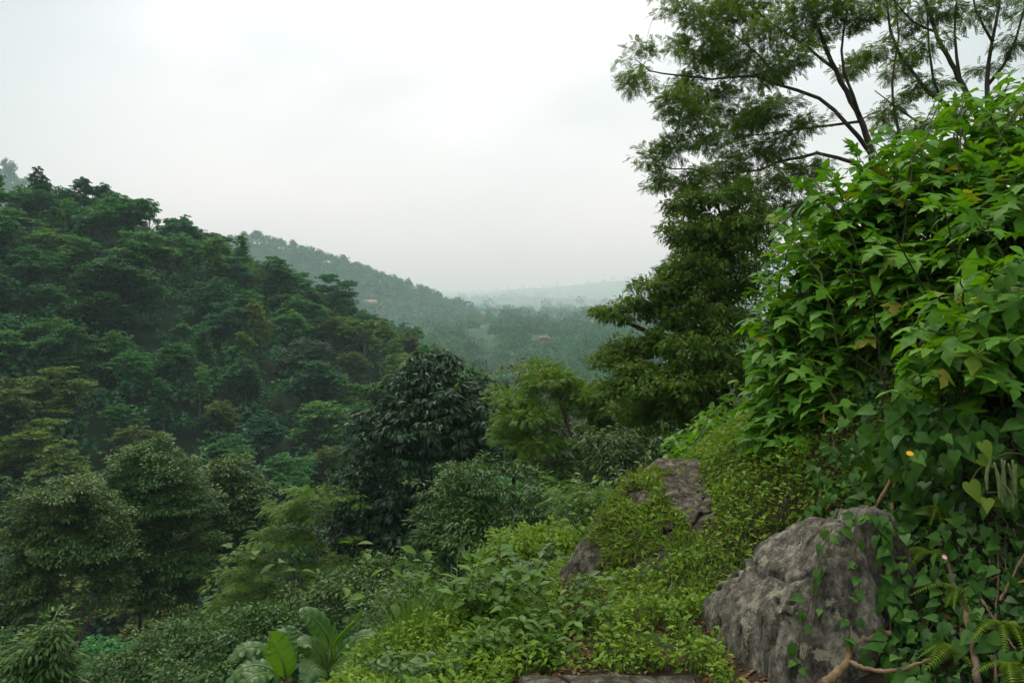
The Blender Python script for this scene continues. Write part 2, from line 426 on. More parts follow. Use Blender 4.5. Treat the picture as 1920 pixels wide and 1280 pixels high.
def heart():
    out = [(.0, .0), (.14, -.13), (.30, -.10), (.40, .08), (.38, .28), (.27, .52), (.12, .78), (.0, 1.0)]
    mid = [0, .02, .06, .14, .30, .52, .78, 1.0]
    V = []; F = []
    def zz(x, y): return .30 * abs(x) - .35 * x * x - .30 * y * y
    for (x, y), m in zip(out, mid): V += [(-x, y, zz(x, y)), (0, m, zz(0, m)), (x, y, zz(x, y))]
    for i in range(len(out) - 1):
        a = i * 3; F += [(a, a + 1, a + 4, a + 3), (a + 1, a + 2, a + 5, a + 4)]
    return tmpl(V, F)
HEART = heart()
def pinnate(pairs=9, wide=.24, lw=.036, droop=.55, sweep=.35, start=.12):
    """feather leaf: leaflets in pairs along a drooping midrib"""
    V = []; F = []
    def rz(y): return -droop * y * y
    for i in range(pairs):
        y = start + (1 - start) * i / (pairs - .3); ln = wide * math.sin(math.pi * (0.22 + 0.70 * i / pairs)) ** .7
        for sgn in (-1, 1):
            a = len(V); z = rz(y)
            dx, dy = sgn * ln * math.cos(sweep), ln * math.sin(sweep)
            px_, py_ = -dy / ln * lw * sgn, dx / ln * lw * sgn
            V += [(0, y, z), (dx * .45 + px_, y + dy * .45 + py_, z - .02), (dx, y + dy, z - ln * .28), (dx * .5 - px_, y + dy * .5 - py_, z - .03)]
            F += [(a, a + 1, a + 2, a + 3)]
    a = len(V)
    for y in (0, .5, 1): V += [(-.006, y, rz(y)), (.006, y, rz(y))]
    F += [(a, a + 1, a + 3, a + 2), (a + 2, a + 3, a + 5, a + 4)]
    return tmpl(V, F)
FEATHER = pinnate(8, .30, .062, droop=.3)
FEATHER_B = pinnate(7, .26, .06, droop=.45)
FEATHER_C = pinnate(5, .34, .085, droop=.3)
def fern_tmpl(pairs=22):
    V = []; F = []
    def rz(y): return .35 * y - .95 * y * y
    for i in range(pairs):
        y = .06 + .94 * i / pairs; ln = .17 * math.sin(math.pi * min(1, .18 + .80 * i / pairs)) ** .8 + .01
        for sgn in (-1, 1):
            a = len(V); w = .016
            V += [(0, y - w, rz(y - w)), (0, y + w, rz(y + w)), (sgn * ln * .6, y + w * 2.2, rz(y) - .02), (sgn * ln, y + .03, rz(y) - .05), (sgn * ln * .55, y - w * .4, rz(y) - .02)]
            F += [(a, a + 1, a + 2, a + 3, a + 4)]
    a = len(V)
    ys = np.linspace(0, 1, 7)
    for y in ys: V += [(-.006, y, rz(y)), (.006, y, rz(y))]
    for i in range(6): F += [(a + 2 * i, a + 2 * i + 1, a + 2 * i + 3, a + 2 * i + 2)]
    return tmpl(V, F)
FERN = fern_tmpl()
def grass_tmpl(bend=.5, w=.022):
    V = []; F = []
    for i, t in enumerate((0, .35, .7, 1)):
        ww = w * (1 - t) ** .7
        V += [(-ww, bend * t * t, t * (1 - .25 * bend * t)), (ww, bend * t * t, t * (1 - .25 * bend * t))]
    for i in range(3): F.append((2 * i, 2 * i + 1, 2 * i + 3, 2 * i + 2))
    return tmpl(V, F)          # stands along +Z, leans towards +Y
GRASS = [grass_tmpl(b) for b in (.2, .55, .95)]

def axes(d, n):
    """frames with Y along d, Z near n"""
    d = unit(d); X = unit(np.cross(d, n)); Z = np.cross(X, d)
    return X, d, Z
UP = np.array([0., 0., 1.])
def put_leaves(G, T, pos, d, n, size, mat=0):
    X, Y, Z = axes(d, n); G.inst(T, pos, X, Y, Z, size, mat)

# ------------------------------------------------------------------ trees
def clump_leaves(G, rg, centres, cr, n_leaf, T, size, flat=.6, droop=.3, out=None, up=1.0, mat=0, jit=.5, tips=None):
    """n_leaf leaves round each centre, on the upper shell of a flattened ball, pointing outwards and down"""
    m = len(centres)
    if m == 0: return
    cr = np.broadcast_to(np.asarray(cr, float), (m,))
    k = np.repeat(np.arange(m), n_leaf)
    u = rand_dirs(rg, len(k)); u[:, 2] = np.abs(u[:, 2]) * .9 - .25 * (rg.random(len(k)) < .3)
    rr = cr[k] * (.35 + .65 * rg.random(len(k)) ** .6)
    pos = centres[k] + u * rr[:, None] * np.array([1, 1, flat])
    d = u * np.array([1, 1, .35]) + np.array([0, 0, -droop]) + rg.normal(size=u.shape) * jit * .5
    if out is not None: d = d + out[k] * .5
    n = UP * up + u * .7 + rg.normal(size=u.shape) * jit * .6
    sz = size[0] + (size[1] - size[0]) * rg.random(len(k))
    TT = T if isinstance(T, list) else [T]
    ch = rg.integers(0, len(TT), len(k))
    for i, t in enumerate(TT):
        q = ch == i
        put_leaves(G, t, pos[q], d[q], n[q], sz[q], mat)
def rand_dirs(rg, m): return unit(rg.normal(size=(m, 3)))
def lobe_clumps(rg, lobes, spacing, inner=.55, top=.25, gaps=-.38):
    """clump centres through the outer part of a set of ellipsoids; rows are cx,cy,cz,rx,ry,rz"""
    C = []; O = []
    for lb in lobes:
        c, r = np.array(lb[:3]), np.array(lb[3:6])
        area = 4 * np.pi * ((r[0] * r[1]) ** 1.6 / 3 + (r[0] * r[2]) ** 1.6 / 3 + (r[1] * r[2]) ** 1.6 / 3) ** (1 / 1.6)
        n = max(2, int(area / spacing ** 2 * (lb[6] if len(lb) > 6 else 1.0)))
        u = rand_dirs(rg, n * 2); u = u[(u[:, 2] > -top) | (rg.random(len(u)) < .55)][:n]
        f = inner + (1 - inner) * rg.random(len(u)) ** .5
        f = f * (1 + .22 * rg.normal(size=len(u)))
        q = c + u * f[:, None] * r; kp_ = vnoise(q / (spacing * 3.2), 5) > gaps
        C.append(q[kp_]); O.append(u[kp_])
    return np.concatenate(C), np.concatenate(O)
class Wood:
    """a branching frame: every new twig grows from the nearest branch already there"""
    def __init__(s): s.pts = np.zeros((0, 3)); s.rad = np.zeros(0); s.G = Geo()
    def limb(s, pts, r0, r1, n=None, sides=7):
        L_ = np.linalg.norm(np.diff(np.asarray(pts, float), axis=0), axis=1).sum()
        n = n or int(np.clip(L_ / .35, 5, 40))
        p = smooth_path(pts, n)
        if n > 6: p[1:-1] += rng.normal(size=(n - 2, 3)) * min(.02 * L_ / 3, .05) * min(1, 14 / n) ** 1.5
        r = r0 + (r1 - r0) * np.linspace(0, 1, n) ** .85
        s.G.tube(p, r, sides); s.pts = np.vstack([s.pts, p]); s.rad = np.concatenate([s.rad, r])
    def twig(s, tip, rmin=.006, k=.55, rmax=.06, sides=4, lift=.18, sub=5):
        d2 = np.linalg.norm(s.pts - tip, axis=1)
        low = s.pts[:, 2] - tip[2]
        i = int(np.argmin(d2 + .8 * np.maximum(low, 0) + .0))
        a = s.pts[i]; L_ = d2[i]
        if L_ < .03: return
        r0 = min(s.rad[i] * k, rmax, max(rmin * 1.4, .02 * L_))
        mid = (a + tip) / 2 + np.array([0, 0, lift * L_]) + rng.normal(size=3) * .07 * L_
        t = np.linspace(0, 1, sub)[:, None]
        p = (1 - t) ** 2 * a + 2 * t * (1 - t) * mid + t * t * tip
        r = np.linspace(r0, rmin, sub)
        s.G.tube(p, r, sides, cap=False)
        s.pts = np.vstack([s.pts, p[1:]]); s.rad = np.concatenate([s.rad, r[1:]])
def auto_limbs(wd, trunk, r0, lobes):
    """one limb from the trunk to the heart of each foliage mass"""
    tr = smooth_path(trunk, 40)
    for lb in sorted(lobes, key=lambda q: q[2]):
        c = np.array(lb[:3])
        hd = np.linalg.norm(tr[:, :2] - c[:2], axis=1)
        want = c[2] - .75 * hd - .2
        i = int(np.argmin(np.abs(tr[:, 2] - want) + .15 * hd + np.where(tr[:, 2] > c[2], 2, 0)))
        i = max(i, 6)
        a = tr[i]; r = r0 * (1 - .75 * i / 40)
        mid = (a + c) / 2 + np.array([0, 0, .12 * np.linalg.norm(c - a)])
        wd.limb([a, mid, c], r * .6, max(.012, r * .16), sides=6)
def make_tree(name, label, base, trunk, r0, r1, lobes, bark, leaf, seed=0, spacing=.8, cr=.5, n_leaf=40, T=LEAF_OVAL, size=(.14, .2),
              flat=.6, droop=.3, jit=.5, inner=.5, limbs=(), cat='tree', group=None, rmin=.006, auto=True, up=1.0, extra=None, crown_name='crown', twig_sides=4, wood_name='trunk', roots=True, gaps=-.38):
    rg = np.random.default_rng(seed)
    wd = Wood()
    tr = [np.asarray(q, float) for q in trunk]
    if roots:   # bury the foot
        tr = [tr[0] + np.array([0, 0, -.4])] + tr
    wd.limb(tr, r0, r1, n=44, sides=9)
    for lm in limbs: wd.limb(lm[0], lm[1], lm[2], sides=7)
    if auto: auto_limbs(wd, tr, r0, lobes)
    C, O = lobe_clumps(rg, lobes, spacing, inner, gaps=gaps)
    order = np.argsort(np.min(np.linalg.norm(C[:, None, :] - wd.pts[None, ::3, :], axis=2), axis=1))
    for i in order: wd.twig(C[i], rmin=rmin, sides=twig_sides)
    root = thing(name, base, label, cat, group)
    wd.G.build(wood_name, bark, root, smooth=True)
    G = Geo()
    clump_leaves(G, rg, C, cr * (.7 + .6 * rg.random(len(C))), n_leaf, T, size, flat, droop, O, up, 0, jit)
    G.build(crown_name, leaf, root)
    if extra: extra(root, C, O, rg)
    return root
def lobes_px(rows, d0=None):
    """rows: px, py, d, half width px, half height px [, depth radius m, density]"""
    out = []
    for q in rows:
        px, py, d, rx, ry = q[:5]
        c = P(px, py, d); k = d / FPX
        rd = q[5] if len(q) > 5 and q[5] else (rx * k)
        out.append((*c, rx * k, rd, ry * k, q[6] if len(q) > 6 else 1.0))
    return out
# ------------------------------------------------------------------ forest on the far slopes
BARK_GREY = bark_mat('bark_grey', (0.05, 0.04, 0.03), (0.15, 0.12, 0.09))
BARK_BROWN = bark_mat('bark_brown', (0.035, 0.024, 0.015), (0.11, 0.075, 0.045))
HMAT = {
    'dark green': leaf_mat('foliage_dark_green', [(.012, .08, .034), (.022, .125, .042), (.044, .175, .046)], .6, .25, .36, .25),
    'green': leaf_mat('foliage_green', [(.026, .13, .036), (.048, .18, .04), (.08, .225, .044)], .6, .25, .38, .25),
    'olive': leaf_mat('foliage_olive', [(.045, .105, .018), (.075, .145, .024), (.115, .18, .032)], .6, .25, .38, .2),
    'yellowish green': leaf_mat('foliage_yellow_green', [(.045, .12, .015), (.08, .17, .022), (.125, .205, .03)], .6, .25, .4, .2),
    'grey green': leaf_mat('foliage_grey_green', [(.014, .05, .032), (.026, .078, .045), (.045, .11, .06)], .55, .3, .34, .2),
}
def hill_proto(kind, seed):
    """crown and trunk meshes of a forest tree about 10 m tall standing at the origin"""
    rg = np.random.default_rng(seed)
    wd = Wood(); lobes = []
    hgt = 10.0
    if kind == 'round':
        for i in range(9):
            a = rg.random() * 6.28; q = 1.1 + rg.random() * 1.7
            lobes.append((math.cos(a) * q, math.sin(a) * q, 3.4 + rg.random() * 5.0, 1.9, 1.9, 1.5))
        lobes.append((0, 0, 8.0, 2.0, 2.0, 1.6))
    elif kind == 'layered':
        for i in range(12):
            a = rg.random() * 6.28; q = 1.0 + rg.random() * 3.3
            lobes.append((math.cos(a) * q, math.sin(a) * q, 4.2 + rg.random() * 4.8 - q * .35, 2.1, 2.1, .62))
        lobes.append((0, 0, 8.7, 2.2, 2.2, .7))
    elif kind == 'tall':
        for i in range(7):
            a = rg.random() * 6.28; q = .5 + rg.random() * .9
            lobes.append((math.cos(a) * q, math.sin(a) * q, 3.6 + i * .95, 1.5 - .06 * i, 1.5 - .06 * i, 1.0))
    elif kind == 'pointed':
        for i in range(8):
            a = rg.random() * 6.28; q = .5 * (1 - i / 8)
            lobes.append((math.cos(a) * q, math.sin(a) * q, 2.2 + i * 1.0, 2.3 * (1 - i / 9.0), 2.3 * (1 - i / 9.0), .75))
    elif kind == 'open':
        for i in range(9):
            a = rg.random() * 6.28; q = .8 + rg.random() * 2.4
            lobes.append((math.cos(a) * q, math.sin(a) * q, 5.2 + rg.random() * 4.2 - q * .2, 1.05, 1.05, .75))
    elif kind == 'spreading':
        for i in range(12):
            a = rg.random() * 6.28; q = 1.0 + rg.random() * 3.8
            lobes.append((math.cos(a) * q, math.sin(a) * q, 3.6 + rg.random() * 3.6 - q * .3 + 1.2, 1.8, 1.8, 1.2))
        lobes.append((0, 0, 7.6, 2.2, 2.2, 1.6))
    tr = [(0, 0, -2.5), (.1, 0, 1.0), (rg.normal() * .25, rg.normal() * .25, 4.0), (rg.normal() * .4, rg.normal() * .4, 7.6)]
    wd.limb(tr, .26, .07, n=14, sides=7)
    auto_limbs(wd, [np.array(t) for t in tr], .26, lobes)
    C, O = lobe_clumps(rg, lobes, .95 if kind != 'open' else .8, .45, top=.35)
    if kind in ('open', 'pointed'):
        for c in C: wd.twig(c, rmin=.02, sides=3, sub=3)
    G = Geo()
    cr = .62 * (.7 + .7 * rg.random(len(C)))
    clump_leaves(G, rg, C, cr, 26 if kind != 'open' else 20, LEAF_QUAD, (.22, .46), .5, .25, O, 1.1, 0, .6)
    wm = wd.G.mesh('trunk', [BARK_GREY], True)
    cm = G.mesh('crown', [HMAT['green']])
    return wm, cm
PROTO = {}
for k in ('round', 'layered', 'tall', 'pointed', 'open', 'spreading'):
    PROTO[k] = [hill_proto(k, s) for s in ((3, 14, 25) if k in ('round', 'layered', 'spreading') else (3, 14))]
FOREST = []        # (object, kind, colour, zone, px, py)
def hill_tree(x, y, z, kind, color, h, wide, rz, zone, rg, group):
    wm, cm = PROTO[kind][int(rg.integers(len(PROTO[kind])))]
    root = bpy.data.objects.new('forest_tree', None); COL.objects.link(root)
    root.location = (x, y, z); root.rotation_euler = (0, 0, rz); root.scale = (wide, wide, h)
    t = bpy.data.objects.new('trunk', wm); COL.objects.link(t); t.parent = root
    c = bpy.data.objects.new('crown', cm); COL.objects.link(c); c.parent = root
    c.material_slots[0].link = 'OBJECT'; c.material_slots[0].material = HMAT[color]
    root['category'] = 'tree'; root['group'] = group
    FOREST.append([root, kind, color, zone, 960 + x / y * FPX, 640 - (z + 8 * h) / y * FPX])
    return root
def scatter(n, x0, x1, y0, y1, mind, rg, ok=None, tries=40):
    pts = np.zeros((0, 2)); cand = np.stack([x0 + (x1 - x0) * rg.random(n * tries), y0 + (y1 - y0) * rg.random(n * tries)], 1)
    if ok is not None: cand = cand[ok(cand[:, 0], cand[:, 1])]
    keep = []; arr = np.empty((len(cand), 2)); k = 0
    for c in cand:
        if k and np.min((arr[:k, 0] - c[0]) ** 2 + (arr[:k, 1] - c[1]) ** 2) < mind ** 2: continue
        arr[k] = c; k += 1
        if k >= n: break
    return arr[:k].copy()
def seen(x, y, z, top=8.0):
    """which tree tops are not hidden behind the terrain (seen from the ledge)"""
    t = np.linspace(.04, .985, 70)
    hh = height(x[:, None] * t, y[:, None] * t)
    return ((z + top)[:, None] * t > hh).all(1)
rgf = np.random.default_rng(77)
# skyline trees of the near hill, one by one: px, py of the top, depth, kind, height factor, width factor
sky = [(-15, 318, 142, 'round', 1.0, .9), (70, 316, 142, 'round', .95, .62), (128, 352, 146, 'round', .8, .8), (158, 326, 148, 'open', 1.15, .95), (192, 336, 150, 'open', 1.0, .8), (215, 362, 151, 'round', .85, .75),
       (252, 362, 154, 'open', .95, .7), (278, 366, 156, 'open', 1.05, .8), (318, 400, 160, 'open', .9, .65), (348, 406, 163, 'round', 1.0, .75), (372, 428, 166, 'round', .9, .7),
       (398, 450, 169, 'round', .9, .75), (425, 458, 172, 'tall', .95, .8), (452, 462, 174, 'round', .95, .72), (478, 488, 176, 'round', .95, .75), (505, 508, 180, 'round', 1.0, .8), (528, 522, 183, 'round', 1.0, .8), (548, 552, 186, 'round', .9, .8),
       (585, 585, 206, 'round', .9, .8), (612, 580, 235, 'tall', .85, .8), (637, 546, 258, 'pointed', 1.35, 1.15), (676, 566, 266, 'round', 1.25, 1.0), (700, 590, 272, 'round', 1.1, 1.0), (730, 600, 285, 'round', 1.15, 1.1), (757, 607, 292, 'round', 1.15, 1.05), (700, 622, 262, 'layered', 1.0, 1.0)]
for (px, py, d, kd, hf, wf) in sky:
    c = P(px, py, d); g_ = H(c[0], d); top = {'round': 9.6, 'open': 9.8, 'tall': 10.2, 'pointed': 9.9, 'layered': 9.4}[kd]
    hh = max(.45, min(1.95 if kd == 'pointed' else 1.5, (c[2] - g_) / top))
    hill_tree(c[0], d, g_, kd, 'dark green', hh, wf * (0.45 + .4 * hh), rgf.random() * 6.28, 'on the near hill skyline', rgf, 'skyline trees of the forested hill')
# the face of the near hill
def on_a(x, y):
    z = height(x, y)
    ra = ridge(x, y, HILL_A, .56, 9)
    px = 960 + x / y * FPX
    return ((np.abs(z - ra) < 6) | ((z < -20) & (x < -8))) & (px > -140) & (px < 1080) & (z < ra + 6)
pts = scatter(1100, -135, 12, 50, 330, 4.0, rgf, on_a)
z = height(pts[:, 0], pts[:, 1]); v = seen(pts[:, 0], pts[:, 1], z, 7.5)
pts, z = pts[v], z[v]
# widen the spacing with distance so that crowns overlap but stay apart
order = np.argsort(pts[:, 1]); acc = []
for i in order:
    md = 4.5 + 1.3 * fbm2(pts[i:i + 1, 0], pts[i:i + 1, 1], 40, 2, 61)[0] + .006 * pts[i, 1]
    if all(np.hypot(*(pts[i] - pts[j])) > md for j in acc): acc.append(i)
pts_a, za = pts, z
acc.sort(key=lambda i: pts[i, 1]); REST_A = acc[228:]
for i in acc[:228]:
    x, y = pts[i]; zz_ = z[i]
    px, py = 960 + x / y * FPX, 640 - (zz_ + 7) / y * FPX
    rel = np.clip((zz_ + 30) / 50, 0, 1)
    nz = fbm2(np.array([x]), np.array([y]), 26, 2, 62)[0] + rgf.normal() * .25
    if rel > .55: color = 'dark green' if nz < .28 else 'green'
    else: color = ['dark green', 'green', 'olive', 'yellowish green', 'grey green'][int(np.clip((nz + .75) / 1.5 * 5, 0, 4))]
    kind = rgf.choice(['round', 'layered', 'spreading', 'tall', 'open'], p=[.36, .24, .22, .12, .06])
    s = .52 + .34 * rgf.random() + (.3 if rgf.random() < .10 else 0)
    zone = 'high on the near hill' if rel > .62 else ('halfway up the near hill' if rel > .36 else 'low on the near hill')
    if y > 225: zone = 'on the far spur of the near hill'
    hill_tree(x, y, zz_ - .3, kind, color, s * (.9 + .2 * rgf.random()), s * (.9 + .25 * rgf.random()), rgf.random() * 6.28, zone, rgf, 'trees of the forested hill')
NA = len(FOREST)
# the misty hill and the valley: the trees that stand out, one by one
def on_b(x, y):
    px = 960 + x / y * FPX
    return (px > -60) & (px < 1260)
skyb = [(6, 296, 800, 1.7, 'tall'), (22, 300, 803, 1.5, 'round'), (408, 436, 902, 1.2, 'round'), (432, 438, 908, 1.0, 'round'), (457, 432, 915, 1.35, 'round'), (480, 430, 920, 1.5, 'round'), (502, 438, 925, 1.1, 'open'), (528, 448, 930, 1.0, 'tall'), (548, 448, 935, 1.3, 'round'),
        (574, 458, 942, 1.3, 'open'), (600, 466, 950, 1.2, 'round'), (622, 474, 957, 1.0, 'round'), (648, 484, 965, 1.2, 'open'), (668, 490, 970, 1.4, 'round'), (690, 496, 978, 1.5, 'round'), (716, 508, 985, 1.2, 'round'), (742, 514, 990, 1.1, 'tall'), (766, 520, 998, 1.3, 'round'), (786, 532, 1004, 1.6, 'round'), (806, 548, 1012, 1.6, 'round'),
        (822, 545, 980, 1.9, 'tall')]
for (px, py, d, hf, kd) in skyb:
    d = d * BF; c = P(px, py, d); g_ = H(c[0], d); hh = max(1.1, min(3.2, (c[2] - g_) / 9.8))
    hill_tree(c[0], d, g_ - 1, kd, 'dark green', hh, hf * 1.15 * BF, rgf.random() * 6.28, 'on the misty hill skyline', rgf, 'skyline trees of the misty hill')
pts = scatter(2600, -420, 330, 310, 960, 13.5, rgf, on_b, 8)
z = height(pts[:, 0], pts[:, 1]); v = seen(pts[:, 0], pts[:, 1], z, 10); pts, z = pts[v], z[v]
order = np.argsort(pts[:, 1]); cnt = 0; VAL = []
# house plots: px, py of the foot of the wall, width in photograph pixels; the plot is where that line of sight meets the ground
PLOTS = [(902, 601, 19), (606, 573, 26), (713, 588, 15), (692, 579, 26), (789, 594, 26), (1022, 642, 18), (1086, 590, 12), (1172, 591, 12)]
PLOT_AT = [ground_hit(px_, py_, 9000, 420) for px_, py_, w_ in PLOTS]
HOUSES = [(q[0], q[1], p_[1]) for q, p_ in zip(PLOTS, PLOT_AT)]
print('plots', [np.round(p_).tolist() for p_ in PLOT_AT])
for i in order:
    x, y = pts[i]; px, py = 960 + x / y * FPX, 640 - z[i] / y * FPX
    if any(abs(px - h[0]) < (14 if h[0] == 1022 else 22) and y < h[2] + 8 and y > h[2] - (60 if h[0] == 1022 else 240) and py < h[1] + 40 for h in HOUSES) or any(abs(px - h[0]) < 17 and y < h[2] + 8 and py < h[1] + 60 for h in HOUSES[:1]): continue
    if fbm2(np.array([x]), np.array([y]), 110, 2, 64)[0] > .42 and y > 520: continue
    VAL.append((x, y, z[i]))
for (x, y, z_) in VAL[:max(0, 285 - NA - len(skyb))]:
    px = 960 + x / y * FPX
    kind = rgf.choice(['round', 'layered', 'spreading', 'tall', 'pointed'], p=[.4, .15, .2, .17, .08])
    color = rgf.choice(list(HMAT), p=[.4, .3, .1, .08, .12])
    s = .85 + .7 * rgf.random()
    hill_tree(x, y, z_ - .5, kind, color, s, s * 1.05, rgf.random() * 6.28, 'in the hazy valley', rgf, 'trees of the hazy valley')
REST = VAL[max(0, 285 - NA - len(skyb)):]
# labels: kind, colour and place; look-alikes of one place are told apart by their order from the west
ADJ = {'round': 'round', 'layered': 'layered', 'tall': 'narrow', 'pointed': 'pointed', 'open': 'open crowned', 'spreading': 'spreading'}
def place_words(px, zone):
    if 'spur' in zone or 'misty' in zone: return ''
    if 'near hill' in zone: return ', west end' if px < 130 else (', west part' if px < 330 else (', middle part' if px < 530 else ', east part'))
    return ' below the misty hill' if px < 700 else (' below the teal house' if px < 960 else ' east of the teal house')
ORD = ['', 'second', 'third', 'fourth', 'fifth', 'sixth', 'seventh', 'eighth', 'ninth', 'tenth', 'eleventh', 'twelfth', 'thirteenth', 'fourteenth', 'fifteenth', 'sixteenth', 'seventeenth', 'eighteenth', 'nineteenth', 'twentieth', 'twenty-first', 'twenty-second', 'twenty-third', 'twenty-fourth']
sets = {}
for f in FOREST:
    key = f'{ADJ[f[1]]} {f[2]} tree {f[3]}{place_words(f[4], f[3])}'
    sets.setdefault(key, []).append(f)
for key, fs in sets.items():
    fs.sort(key=lambda f: f[4])
    for i, f in enumerate(fs):
        if len(fs) == 1: f[0]['label'] = key
        else: f[0]['label'] = key + (', westernmost' if i == 0 else f', {ORD[min(i, len(ORD) - 1)]} from west')
for q in [(60, 850), (130, 830), (20, 900), (250, 850), (330, 800)]: print('hole', q, ground_hit(*q))
print('forest trees', len(FOREST), 'near hill', NA, 'rest', len(REST))

# woods too far or too dense to count: one mass each
def wood_mass(name, pts, zz_, hgt, k, qs, label, mat, seed, wide=1.0):
    rg = np.random.default_rng(seed); m = len(pts)
    hg = hgt * (.6 + .7 * rg.random(m)); rad = hg * (.34 + .16 * rg.random(m)) * wide
    u = rand_dirs(rg, m * k).reshape(m, k, 3); u[..., 2] = np.abs(u[..., 2]) * 1.05 - .2
    f = .62 + .38 * rg.random((m, k, 1))
    # lumps on the crown
    lump = 1 + .22 * np.sin(u[..., :1] * 5 + rg.random((m, 1, 1)) * 6) * np.cos(u[..., 1:2] * 5 + rg.random((m, 1, 1)) * 6)
    off = u * f * lump * np.stack([rad, rad, hg * .5], -1)[:, None, :]
    pos = off + np.concatenate([pts, (zz_ + hg * .5)[:, None]], 1)[:, None, :]
    pos = pos.reshape(-1, 3); uu = u.reshape(-1, 3)
    n = uu * .9 + UP * .6 + rg.normal(size=uu.shape) * .4
    G = Geo(); put_leaves(G, LEAF_QUAD, pos, rand_dirs(rg, len(pos)), n, np.repeat(hg, k) * qs * (.6 + .8 * rg.random(len(pos))))
    return tag(G.build(name, mat), label, 'woodland', kind='stuff')
MASS = leaf_mat('foliage_far_wood', [(.014, .075, .038), (.026, .118, .044), (.052, .165, .046)], .7, .2, .25, mottle=.7, mscale=.055)
if REST:
    ra = np.array(REST); wood_mass('valley_wood', ra[:, :2], ra[:, 2] - .5, 14, 320, .085, 'dense mixed woodland filling the hazy valley floor', MASS, 5, 1.5)
def b_face(x, y):
    px = 960 + x / y * FPX
    return (np.abs(height(x, y) - ridge(x, y, HILL_B, .45, 30)) < 14) & (px > -80) & (px < 900)
pts = scatter(1800, -760, 14, 860, 1430, 11, rgf, b_face, 12)
zb = height(pts[:, 0], pts[:, 1]); v = seen(pts[:, 0], pts[:, 1], zb, 14); pts, zb = pts[v], zb[v]
px_b = 960 + pts[:, 0] / pts[:, 1] * FPX; kb_ = ~(((np.abs(px_b - 902) < 22) | (np.abs(px_b - 789) < 18)) & (pts[:, 1] < 960)); pts, zb = pts[kb_], zb[kb_]
wood_mass('misty_hill_wood', pts, zb - 1, 17, 130, .11, 'unbroken forest clothing the misty hill', MASS, 6)
def far_ok(x, y):
    px = 960 + x / y * FPX
    return (px > 560) & (px < 1420) & (fbm2(x, y, 260, 3, 66) > -.22 + .08 * (y > 2000))
pts = scatter(2600, -900, 2000, 960, 5200, 18, rgf, far_ok, 6)
zf = height(pts[:, 0], pts[:, 1])
wood_mass('distant_wood', pts, zf - 1, 22, 60, .16, 'patchy woodland fading into cloud on the distant slope', MASS, 7)
ra = pts_a[REST_A]
wood_mass('upper_hill_wood', ra, za[REST_A] - .6, 7.5, 420, .075, 'closed forest on the upper slope and spur of the near hill', HMAT['dark green'], 9)
def grove_ok(x, y):
    px = 960 + x / y * FPX
    return (px > 700) & (px < 1420)
pts = scatter(420, -1700, 2600, 2400, 9000, 90, rgf, grove_ok, 20)
zf = height(pts[:, 0], pts[:, 1]); wood_mass('distant_groves', pts, zf - 3, 46, 90, .10, 'tall groves looming in the cloud on the distant slope', MASS, 12)
# bushes and undergrowth between the hill trees, one mass
pts = scatter(4200, -140, 20, 46, 330, 1.9, rgf, on_a, 3)
zu = height(pts[:, 0], pts[:, 1]); v = seen(pts[:, 0], pts[:, 1], zu, 5); pts, zu = pts[v], zu[v]
wood_mass('hill_undergrowth', pts, zu - .6, 4.2, 90, .105, 'dark shrubby undergrowth between the trees of the near hill', HMAT['dark green'], 8)
# ------------------------------------------------------------------ trees on our own side of the gully
def foot(px, d, dz=0.0):
    x = (px - 960) / FPX * d
    return np.array([x, d, H(x, d) + dz])
M_DARK = leaf_mat('leaf_glossy_dark', [(.012, .042, .018), (.020, .064, .022), (.034, .085, .03)], .5, .28, .15)
M_DARKTIP = leaf_mat('leaf_young_tip', [(.10, .16, .02), (.15, .20, .03)], .45, .4, .35)
M_FEATH = leaf_mat('leaf_feathery', [(.055, .14, .010), (.085, .195, .014), (.12, .24, .02)], .55, .3, .32)
M_FEATHD = leaf_mat('leaf_feathery_dark', [(.045, .115, .014), (.075, .165, .016), (.12, .21, .024)], .55, .25, .42)
M_SHRUB = leaf_mat('leaf_shrub_dark', [(.022, .078, .012), (.04, .115, .016), (.065, .15, .02)], .48, .34, .25)
M_GREY = leaf_mat('leaf_grey_dark', [(.030, .085, .018), (.052, .122, .022), (.088, .16, .03)], .48, .32, .24)
M_OLIVE = leaf_mat('leaf_olive', [(.035, .075, .014), (.055, .105, .018), (.085, .13, .026)], .5, .35, .22)
M_BRIGHT = leaf_mat('leaf_bright', [(.035, .10, .014), (.055, .14, .02), (.085, .19, .028)], .5, .35, .35)
M_BLOSSOM = leaf_mat('blossom_cream', [(.30, .28, .10), (.45, .42, .2), (.24, .20, .07)], .8, .1, .2, tcol=(1, 1, .9))
BARK_DARK = bark_mat('bark_dark', (0.018, 0.013, 0.010), (0.07, 0.052, 0.038))
BARK_LIMB = bark_mat('bark_limb', (0.035, 0.028, 0.022), (0.11, 0.09, 0.07))
BARK_PALE = bark_mat('bark_pale', (0.075, 0.06, 0.04), (0.20, 0.16, 0.11))
BARK_TAN = bark_mat('bark_tan', (0.07, 0.048, 0.026), (0.20, 0.14, 0.08))

def tips(mat, count, size, T=LEAF_OVAL, zmin=.15, name='young_leaves', flat=.5, k=5, cr=.3):
    """young leaves or blossom at the outer ends of the branches"""
    def f(root, C, O, rg):
        q = np.where(O[:, 2] > zmin)[0]
        q = rg.choice(q, min(count, len(q)), replace=False)
        G = Geo(); clump_leaves(G, rg, C[q] + O[q] * cr * .8, cr, k, T, size, flat, .1, O[q], 1.0)
        G.build(name, mat, root)
    return f

